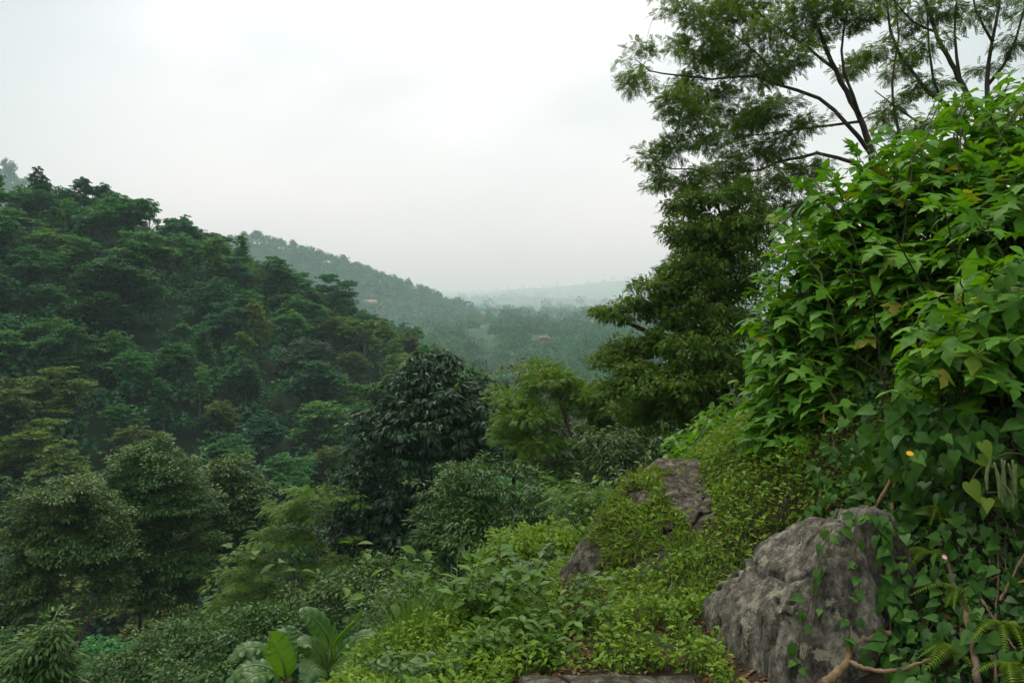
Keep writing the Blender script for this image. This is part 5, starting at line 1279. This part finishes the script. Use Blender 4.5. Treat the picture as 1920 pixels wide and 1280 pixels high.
n = 700; x = .1 + 1.3 * rgg.random(n); y = 4.0 + 1.6 * rgg.random(n); z = height(x, y); G = Geo()
put_leaves(G, LEAF_OVAL, np.stack([x, y, z + .006], 1), rand_dirs(rgg, n) * np.array([1, 1, .15]), UP + rgg.normal(size=(n, 3)) * .3, .03 + .04 * rgg.random(n))
tag(G.build('path_litter', M_DRY), 'dry fallen leaves on the trodden earth', 'litter', kind='stuff')
def herb(name, label, x, y, h, nstem, leaf, T, mat, seed, spread=.16, cat='plant', group=None, nl=9, tilt=.35):
    rg = np.random.default_rng(seed); base = np.array([x, y, H(x, y)])
    root = thing(name, base, label, cat, group); G = Geo(); GL = Geo(); bp, bd, bn = [], [], []
    for i in range(nstem):
        a = base + np.array([rg.normal() * spread * .12, rg.normal() * spread * .12, -.02]); t = a + np.array([rg.normal() * (tilt + spread * 1.3), rg.normal() * (tilt + spread * 1.3), 1]) * h * (.6 + .6 * rg.random())
        p = smooth_path([a, (a + t) / 2 + rg.normal(size=3) * .02, t], 8); G.tube(p, np.linspace(.0045, .002, 8), 4, cap=False)
        for u in np.linspace(.2, 1, nl):
            j = min(int(u * 7), 6); q = p[j] + (p[j + 1] - p[j]) * (u * 7 - j)
            for s in (0, 1):
                an = u * 9 + s * 3.14 + rg.normal() * .4; o = np.array([math.cos(an), math.sin(an), 0])
                bp.append(q + o * .02); bd.append(o + np.array([0, 0, -.15 + .5 * (u > .9)]) + rg.normal(size=3) * .25); bn.append(UP + o * .3 + rg.normal(size=3) * .3)
    bp, bd, bn = map(np.array, (bp, bd, bn))
    put_leaves(GL, T, bp, bd, bn, leaf[0] + (leaf[1] - leaf[0]) * rg.random(len(bp)))
    G.build('stem', M_TITHS, root, smooth=True); GL.build('foliage', mat, root, smooth=True)
    return root
HB = [
 ('leafy herb with oval leaves at the path edge, by the dry stems', 1060, 5.0, .30, 9, (.06, .10), LEAF_OVAL, M_HERB),
 ('tall leafy herb beside the white flower', 930, 5.3, .48, 9, (.08, .13), LEAF_OVAL, M_HERB),
 ('leafy herb with the broadest leaves on the ledge', 870, 5.5, .50, 8, (.09, .15), LEAF_OVAL, M_HERB),
 ('low herb in front of the white flower', 960, 4.75, .26, 9, (.05, .09), LEAF_OVAL, M_HERB),
 ('low bright herb nearest the bottom of the ledge', 830, 4.4, .12, 14, (.04, .07), LEAF_OVAL, M_BRIGHT),
 ('low bright herb west of the tall grass foot', 760, 4.5, .11, 14, (.04, .07), LEAF_OVAL, M_BRIGHT),
 ('small leaved herb at the western tip of the ledge', 700, 4.7, .10, 14, (.035, .06), LEAF_OVAL, M_HERB),
 ('lobed leaf herb standing above the rest beside the path', 965, 6.2, .42, 5, (.11, .17), LOBE3, M_BRIGHT),
 ('dense herb behind the white flower', 1000, 5.6, .36, 10, (.06, .10), LEAF_OVAL, M_SHRUB),
 ('herb on the rim of the ledge behind the tall grass', 840, 5.9, .36, 10, (.06, .10), LEAF_OVAL, M_HERB),
 ('bushy herb at the bottom of the ledge below the white flower', 900, 4.55, .22, 12, (.05, .08), LEAF_OVAL, M_HERB),
 ('low herb beside the kerb stone', 1020, 4.5, .2, 10, (.05, .085), LEAF_OVAL, M_HERB),
 ('scrambling herb at the bottom of the ledge under the tall grass', 800, 4.25, .12, 14, (.045, .07), LEAF_OVAL, M_SHRUB),
]
for i, (lab, px, d, h, ns, lf, T, mt) in enumerate(HB): herb('herb', lab, (px - 960) / FPX * d, d, h, ns, lf, T, mt, 400 + i, .24, 'herb', 'leafy herbs on the ledge')
HB2 = [
 ('reddish tipped bush in front of the small upright rock', 1003, 1115, 8.0, .32, 9, (.05, .08), LEAF_OVAL, leaf_mat('leaf_reddish', [(.05, .07, .012), (.11, .08, .015), (.16, .09, .02)], .6, .2, .25)),
 ('round green bush at the foot of the small upright rock', 1055, 1125, 7.9, .30, 11, (.05, .08), LEAF_OVAL, M_BRIGHT),
 ('weedy bush between the small rock and the long dark rock', 1120, 1060, 8.0, .36, 10, (.05, .08), LEAF_OVAL, M_HERB),
 ('pale bush scrambling west of the small upright rock', 960, 1095, 8.4, .50, 12, (.05, .09), LEAF_OVAL, M_HERB),
 ('bush topping the long dark rock from behind', 1190, 960, 8.6, .5, 12, (.05, .09), LEAF_OVAL, M_BRIGHT),
 ('bush lower down behind the long dark rock', 1150, 1010, 8.4, .5, 12, (.05, .09), LEAF_OVAL, M_BRIGHT),
]
for i, (lab, px, py, d, h, ns, lf, T, mt) in enumerate(HB2): herb('bush', lab, (px - 960) / FPX * d, d, h, ns, lf, T, mt, 430 + i, .36, 'bush', 'bushes round the rocks beyond the path')
# creepers heaped over the small rock
c = ROCKS[2][0]; rk3 = ROCKS[2][1]; kk = np.where(rk3[:, 2] > c[2] + .06)[0]; n = 1500; q = rgg.choice(kk, n)
pos = rk3[q] + np.stack([rgg.normal(size=n) * .14, rgg.normal(size=n) * .1 + .12, .02 + .14 * rgg.random(n)], 1)
# a scrambler mantling the rim beyond the path
root = thing('scrambler', c + np.array([0, .2, 0]), 'tangle of creepers mantling the small upright rock and the rim around it', 'creeper')
G = Geo(); put_leaves(G, HEART, pos, rand_dirs(rgg, n) + np.array([0, -.2, -.3]), UP + rgg.normal(size=(n, 3)) * .5, .03 + .04 * rgg.random(n))
L2 = lobes_px([(960, 1040, 9.2, 50, 34, .3), (1010, 1015, 9.4, 60, 26, .3), (1075, 1020, 9.4, 50, 24, .3), (930, 1080, 9.0, 44, 34, .3), (1110, 1050, 9.0, 34, 34, .3), (985, 1010, 9.6, 60, 22, .3)])
C, O = lobe_clumps(rgg, L2, .13, .4); clump_leaves(G, rgg, C, .12, 16, LEAF_OVAL, (.04, .075), .6, .2, O, 1.0)
G.build('foliage', M_SLOPE, root)
G = Geo(); wd_ = Wood(); wd_.limb([c + np.array([-.1, .3, -.5]), c + np.array([-.2, .3, 0]), c + np.array([0, .35, .25]), c + np.array([.3, .4, .2])], .012, .006)
wd_.limb([c + np.array([-.2, .3, 0]), P(1000, 1045, 8.3), P(996, 1062, 8.25), P(1004, 1078, 8.25)], .008, .006); wd_.limb([P(996, 1062, 8.25), P(985, 1085, 8.2), P(984, 1105, 8.2)], .007, .004)
for t_ in C[::6]: wd_.twig(t_, rmin=.003)
wd_.G.build('stem', M_VINEST, root, smooth=True)
# tall grass tufts
def tuft(label, px, d, n, h, seed, mat=M_GRASS, name='grass_tuft', group='grass tufts on the ledge', spread=.12):
    rg = np.random.default_rng(seed); x = (px - 960) / FPX * d; b = np.array([x, d, H(x, d) - .01])
    a = rg.random(n) * 6.28; dirs = np.stack([np.cos(a), np.sin(a), np.zeros(n)], 1)
    pos = b + dirs * (spread * rg.random(n)[:, None]); pos[:, 2] = height(pos[:, 0], pos[:, 1]) - .01; G = Geo()
    ch = rg.integers(0, 3, n); sz = h * (.5 + .6 * rg.random(n)); X = np.cross(dirs, UP)
    for i in range(3):
        q = ch == i; G.inst(GRASS[i], pos[q], X[q] * .45, dirs[q], np.repeat(UP[None], q.sum(), 0), sz[q])
    return tag(G.build(name, mat, origin=b), label, 'grass tuft', group)
tuft('tallest arching grass tuft on the ledge, beside the banana leaves', 770, 5.2, 130, .50, 501)
tuft('grass tuft in front of the tallest one', 745, 4.9, 110, .36, 502)
tuft('grass tuft rising among the herbs by the broad leaves', 850, 5.6, 80, .48, 503, spread=.2)
tuft('fine grass tuft at the bottom of the ledge below the herbs', 890, 4.45, 90, .20, 504, spread=.2)
tuft('grass tuft at the western tip of the ledge', 730, 5.1, 90, .26, 505)
tuft('grass tuft on the trodden earth by the kerb stone', 1130, 4.7, 70, .18, 506, spread=.2)
tuft('thin grass tuft at the foot of the big boulder', 1345, 4.25, 60, .16, 507, spread=.12)
tuft('yellowish grass tuft below the long dark rock', 1190, 5.0, 120, .2, 508, M_STRAW, spread=.25)
# white flower
d0 = 5.05; cf = P(938, 1184, d0); root = thing('white_flower', cf, 'small white flower among the herbs on the ledge', 'flower')
G = Geo(); a = np.arange(5) * 1.2566; put_leaves(G, LEAF_OVAL, np.repeat(cf[None], 5, 0), np.stack([np.cos(a), -.3 * np.ones(5), np.sin(a)], 1), np.repeat(np.array([[0, -1., .3]]), 5, 0), .045)
G.build('petals', plain_mat('petal_white', (.8, .78, .8), .6, .2, .05), root); G = Geo(); G.tube([cf, cf + np.array([.01, .02, -.2])], .003, 5); G.build('stalk', M_TITHS, root)
# banana plants
M_BAN = leaf_mat('banana_leaf', [(.05, .13, .03), (.07, .16, .035)], .42, .45, .35, tcol=(1.5, 1.4, .5))
M_BANN = leaf_mat('banana_young', [(.075, .20, .018), (.095, .225, .02)], .42, .4, .45, tcol=(1.4, 1.3, .4))
M_BANS = bark_mat('banana_stem', (.09, .075, .02), (.28, .19, .05), 10)
M_RIB = plain_mat('banana_rib', (.16, .24, .06), .5, .3, .1)
def banana_leaf(root, path, width, up, mat, seed, torn=.35, roll=0.0):
    """long blade either side of a midrib path; the edges are torn into strips in places"""
    rg = np.random.default_rng(seed); n = 44; p = smooth_path(path, n); t = np.linspace(0, 1, n); tan = unit(np.gradient(p, axis=0))
    side = unit(np.cross(tan, up)); nor = np.cross(side, tan)
    w = width * np.clip(np.sin(np.pi * np.clip(.06 + .94 * t, 0, 1)) ** .45, 0, 1) * np.where(t < .10, t / .10, 1)
    G = Geo()
    for s in (-1, 1):
        cuts = sorted(rg.choice(np.arange(6, n - 3), int(torn * 16), replace=False)) if torn else []
        edges = [0] + [int(c) for c in cuts] + [n - 1]
        for a, b in zip(edges[:-1], edges[1:]):
            if b <= a: continue
            k = np.arange(a, b + 1); dr = rg.normal() * .22 * bool(torn); sk = rg.normal() * .10 * bool(torn)
            rows = []
            for u in (0, .35, .7, 1.0):
                sh = 1 - .0 * u
                ww = w[k] * u; shrink = np.linspace(0, 1, len(k)) * 0
                q = p[k] + side[k] * (s * ww * math.cos(roll * u))[:, None] + nor[k] * (ww * (.28 - (.45 + dr) * u * u) + ww * math.sin(roll * u) + .012 * np.sin(k * 1.3) * u)[:, None] + tan[k] * (ww * (.28 + sk) * u)[:, None]
                if torn and u == 1.0 and len(k) > 2: q[0] = q[0] * .8 + q[1] * .2; q[-1] = q[-1] * .8 + q[-2] * .2
                rows.append(q)
            V_ = np.stack(rows, 1).reshape(-1, 3); G.sheet(V_, len(k), 4)
    lf = G.build('leaf', mat, root, smooth=True)
    g2 = Geo(); g2.tube(p + nor * .004, np.linspace(.016, .003, n) * (width / .16), 6); rb = g2.build('midrib', M_RIB, lf, smooth=True, origin=np.array(root.location))
    return lf
def banana(label, base, stem_top, leaves, seed):
    root = thing('banana_plant', base, label, 'banana plant', 'banana plants below the ledge')
    G = Geo(); p = smooth_path([base - np.array([0, 0, .4]), base * .5 + stem_top * .5, stem_top], 14); G.tube(p, np.linspace(.085, .035, 14), 10); G.build('pseudostem', M_BANS, root, smooth=True)
    for i, (pts, w, up, young, torn, roll) in enumerate(leaves):
        banana_leaf(root, [np.asarray(stem_top)] + [P(*q) for q in pts], w, np.array(up, float), M_BANN if young else M_BAN, seed * 31 + i, torn, roll)
    return root
d = 8.2
s1 = P(536, 1275, d); b1 = s1.copy(); b1[2] = H(b1[0], b1[1])
banana('banana plant with two upright bright leaves, the westmost of the pair', b1, s1,
       [([(530, 1240, d - .1), (512, 1205, d - .15), (503, 1202, d - .2)], .14, (.3, -1, .2), True, .3, 0),
        ([(540, 1235, d + .1), (540, 1200, d + .15), (546, 1172, d + .2)], .11, (-.1, -1, .25), False, .15, 0),
        ([(505, 1225, d + .2), (465, 1212, d + .1), (425, 1240, d)], .12, (.1, -.4, 1), False, .5, 0),
        ([(500, 1250, d), (460, 1250, d - .1), (420, 1285, d - .2)], .12, (0, -.35, 1), False, .5, 0),
        ([(505, 1262, d - .3), (470, 1270, d - .5), (440, 1300, d - .6)], .11, (0, -.4, 1), False, .6, 0),
        ([(515, 1225, d + .3), (490, 1215, d + .4), (470, 1216, d + .45)], .07, (0, -.3, 1), False, .4, 0)], 1)
d = 8.6
s2 = P(612, 1262, d); b2 = s2.copy(); b2[2] = H(b2[0], b2[1])
banana('banana plant with a rolled yellow green spear leaf, beside the tall grass', b2, s2,
       [([(640, 1222, d), (680, 1192, d - .1), (728, 1204, d - .2)], .12, (0, -.5, 1), False, .5, 0),
        ([(622, 1235, d), (625, 1208, d), (650, 1178, d), (668, 1160, d), (678, 1136, d)], .060, (.5, -.8, .2), True, 0, 1.15),
        ([(618, 1215, d + .2), (610, 1185, d + .1), (588, 1158, d), (562, 1147, d - .1)], .15, (.25, -.65, .75), False, .25, 0),
        ([(640, 1235, d - .1), (675, 1215, d - .2), (722, 1216, d - .3)], .13, (0, -.45, 1), False, .6, 0),
        ([(600, 1225, d - .2), (580, 1205, d - .35), (566, 1210, d - .5)], .12, (.2, -.6, .8), False, .6, 0),
        ([(595, 1225, d + .1), (550, 1190, d), (500, 1200, d - .1)], .12, (.1, -.5, .9), False, .5, 0),
        ([(650, 1240, d + .1), (690, 1235, d), (735, 1262, d - .1)], .12, (0, -.4, 1), False, .6, 0),
        ([(600, 1250, d - .3), (585, 1250, d - .5), (570, 1285, d - .7)], .13, (.3, -.6, .7), False, .6, 0),
        ([(635, 1250, d - .4), (650, 1255, d - .7), (640, 1290, d - .9)], .12, (-.2, -.6, .7), False, .5, 0)], 2)
# undergrowth on the steep ground below the ledge
n = 90000; x = -26 + 44 * rgg.random(n); y = 6 + 40 * rgg.random(n)
q = (~edge(x, y)) & (x < y * .75 - 1) & ~((y < 10.5) & (x > -5)) ; x, y = x[q], y[q]; z = height(x, y); n = len(x)
h_ = (.05 + .9 * rgg.random(n) ** 1.4) * np.clip(.75 + 1.1 * fbm2(x, y, 2.0, 3, 95), .08, 2); G = Geo()
put_leaves(G, LEAF_OVAL, np.stack([x, y, z + h_], 1), rand_dirs(rgg, n) * np.array([1, 1, .5]), UP + rgg.normal(size=(n, 3)) * .5, .10 + .12 * rgg.random(n))
tag(G.build('gully_undergrowth', M_SHRUB), 'dense dark undergrowth on the steep ground below the ledge', 'undergrowth', kind='stuff')
n = 16000; x = 2.0 + 12 * rgg.random(n); y = 8 + 14 * rgg.random(n); z = height(x, y); h_ = (.05 + .5 * rgg.random(n) ** 1.4) * np.clip(.75 + 1.1 * fbm2(x, y, 1.5, 3, 96), .08, 2); G = Geo()
put_leaves(G, LEAF_OVAL, np.stack([x, y, z + h_], 1), rand_dirs(rgg, n) * np.array([1, 1, .5]), UP + rgg.normal(size=(n, 3)) * .5, .07 + .09 * rgg.random(n))
tag(G.build('slope_undergrowth', M_HERB), 'leafy undergrowth beneath the trees on the upper slope', 'undergrowth', kind='stuff')
# ------------------------------------------------------------------ houses in the valley
M_WIN = plain_mat('window_dark', (.03, .035, .04), .3, .5, .1)
def house(name, label, plot, w, dp, h, wall, roof, style, rz=0.0, storeys=1, upper=None, windows=3):
    x, y, z = PLOT_AT[plot]; k_ = PLOTS[plot][2] / FPX * y / w; w, dp, h = w * k_, dp * k_, h * k_
    z = z + (6.0 if plot == 0 else 0.0)      # the teal house stands on a terrace
    root = thing(name, (x, y, z), label, 'house', 'houses in the misty valley'); root.rotation_euler = (0, 0, rz)
    root['_o'] = [0.0, 0.0, 0.0]
    hs = h / storeys
    for s in range(storeys):
        ins = 0.0 if s == 0 else -.25
        G = Geo(); G.box((-w / 2 + ins, -dp / 2 + ins, s * hs - (10 if s == 0 else 0)), (w / 2 - ins, dp / 2 - ins, (s + 1) * hs)); wl = G.build('wall', upper if (s and upper) else wall, root)
        for k in range(windows):
            xw = -w / 2 + w * (k + .5) / windows; g2 = Geo(); fy = -dp / 2 + ins
            g2.box((xw - .55, fy - .06, s * hs + hs * .32), (xw + .55, fy - .003, s * hs + hs * .74)); g2.build('window' if not (s == 0 and k == windows // 2) else 'door', M_WIN, root)
    if style == 'flat':
        G = Geo(); G.box((-w / 2 - .5, -dp / 2 - .7, h), (w / 2 + .5, dp / 2 + .5, h + .5)); G.build('roof', roof, root)
    else:
        G = Geo(); e = .6; rh = w * .0 + dp * .38
        V = [(-w/2-e, -dp/2-e, h), (w/2+e, -dp/2-e, h), (w/2+e, dp/2+e, h), (-w/2-e, dp/2+e, h), (-w/2-e, 0, h + rh), (w/2+e, 0, h + rh), (-w/2-e, -dp/2-e, h - .18), (w/2+e, -dp/2-e, h - .18), (w/2+e, dp/2+e, h - .18), (-w/2-e, dp/2+e, h - .18)]
        G.add(V, [0,1,5,4, 2,3,4,5, 3,0,4, 1,2,5, 6,9,8,7, 0,6,7,1, 2,8,9,3, 1,7,8,2, 3,9,6,0], [4,4,3,3,4,4,4,4,4]); G.build('roof', roof, root)
    return root
W_BRICK = plain_mat('wall_brick', (.42, .17, .11), .9, .2, .25, .8); W_TEAL = plain_mat('wall_teal', (.07, .48, .40), .8, .2, .15, .8); W_PINK = plain_mat('wall_pink', (.46, .28, .22), .9, .2, .25, .6)
W_WHITE = plain_mat('wall_white', (.42, .40, .36), .9, .2, .15, .6); R_PALE = plain_mat('roof_pale', (.62, .62, .6), .7, .3, .15, .6); R_RUST = plain_mat('roof_rust', (.30, .20, .165), .8, .2, .3, .6); W_TAN = plain_mat('wall_tan', (.22, .18, .14), .9, .2, .25, .6)
house('house', 'teal over brick red two storey house with a pale flat roof, alone in the valley', 0, 7.4, 7, 7.4, W_BRICK, R_PALE, 'flat', .12, 2, W_TEAL, 3)
house('house', 'rust pink house behind the pointed skyline tree', 1, 10, 7, 5.0, W_PINK, R_RUST, 'gable', .3, 1, None, 4)
house('house', 'small pink house with a stepped roof, tallest of its hillside row', 2, 6.5, 6, 7.5, W_PINK, R_RUST, 'flat', -.2, 2, None, 2)
house('house', 'long low pink house beside the stepped one', 3, 10, 6, 4.2, W_TAN, R_RUST, 'gable', -.25, 1, None, 4)
house('house', 'low house with a rust roof between the pink row and the teal house', 4, 13, 7, 3.6, W_WHITE, R_RUST, 'gable', .1, 1, None, 4)
house('house', 'small tan shed in the woods below the teal house', 5, 8, 5, 3.2, W_TAN, R_RUST, 'gable', .1, 1, None, 3)
house('house', 'faint white house on the distant slope', 6, 12, 8, 5, W_WHITE, R_RUST, 'gable', .0, 1, None, 4)
house('house', 'faint white house farthest east on the distant slope', 7, 12, 8, 5, W_WHITE, R_PALE, 'gable', .1, 1, None, 4)
M_POST = plain_mat('post_white', (.62, .62, .6), .7, .3, .05)
for i, (px, w_) in enumerate([(877, 'westernmost'), (899, 'second from the west'), (922, 'second from the east'), (926, 'easternmost')]):
    d = 1900; c = P(px, 566, d); c[2] = H(c[0], d); t = P(px, 566 + (px == 877) * 2, d); root = thing('tall_post', c, f'tall white post standing in the misty fields, {w_} of four', 'post', 'white posts in the misty fields')
    G = Geo(); G.tube([c - np.array([0, 0, 1]), c * .5 + t * .5, t], [.7, .6, .5], 8); G.build('pole', M_POST, root); G = Geo(); G.box(t + np.array([-.9, -.15, -.6]), t + np.array([.9, .15, -.3])); G.build('crossarm', M_POST, root)
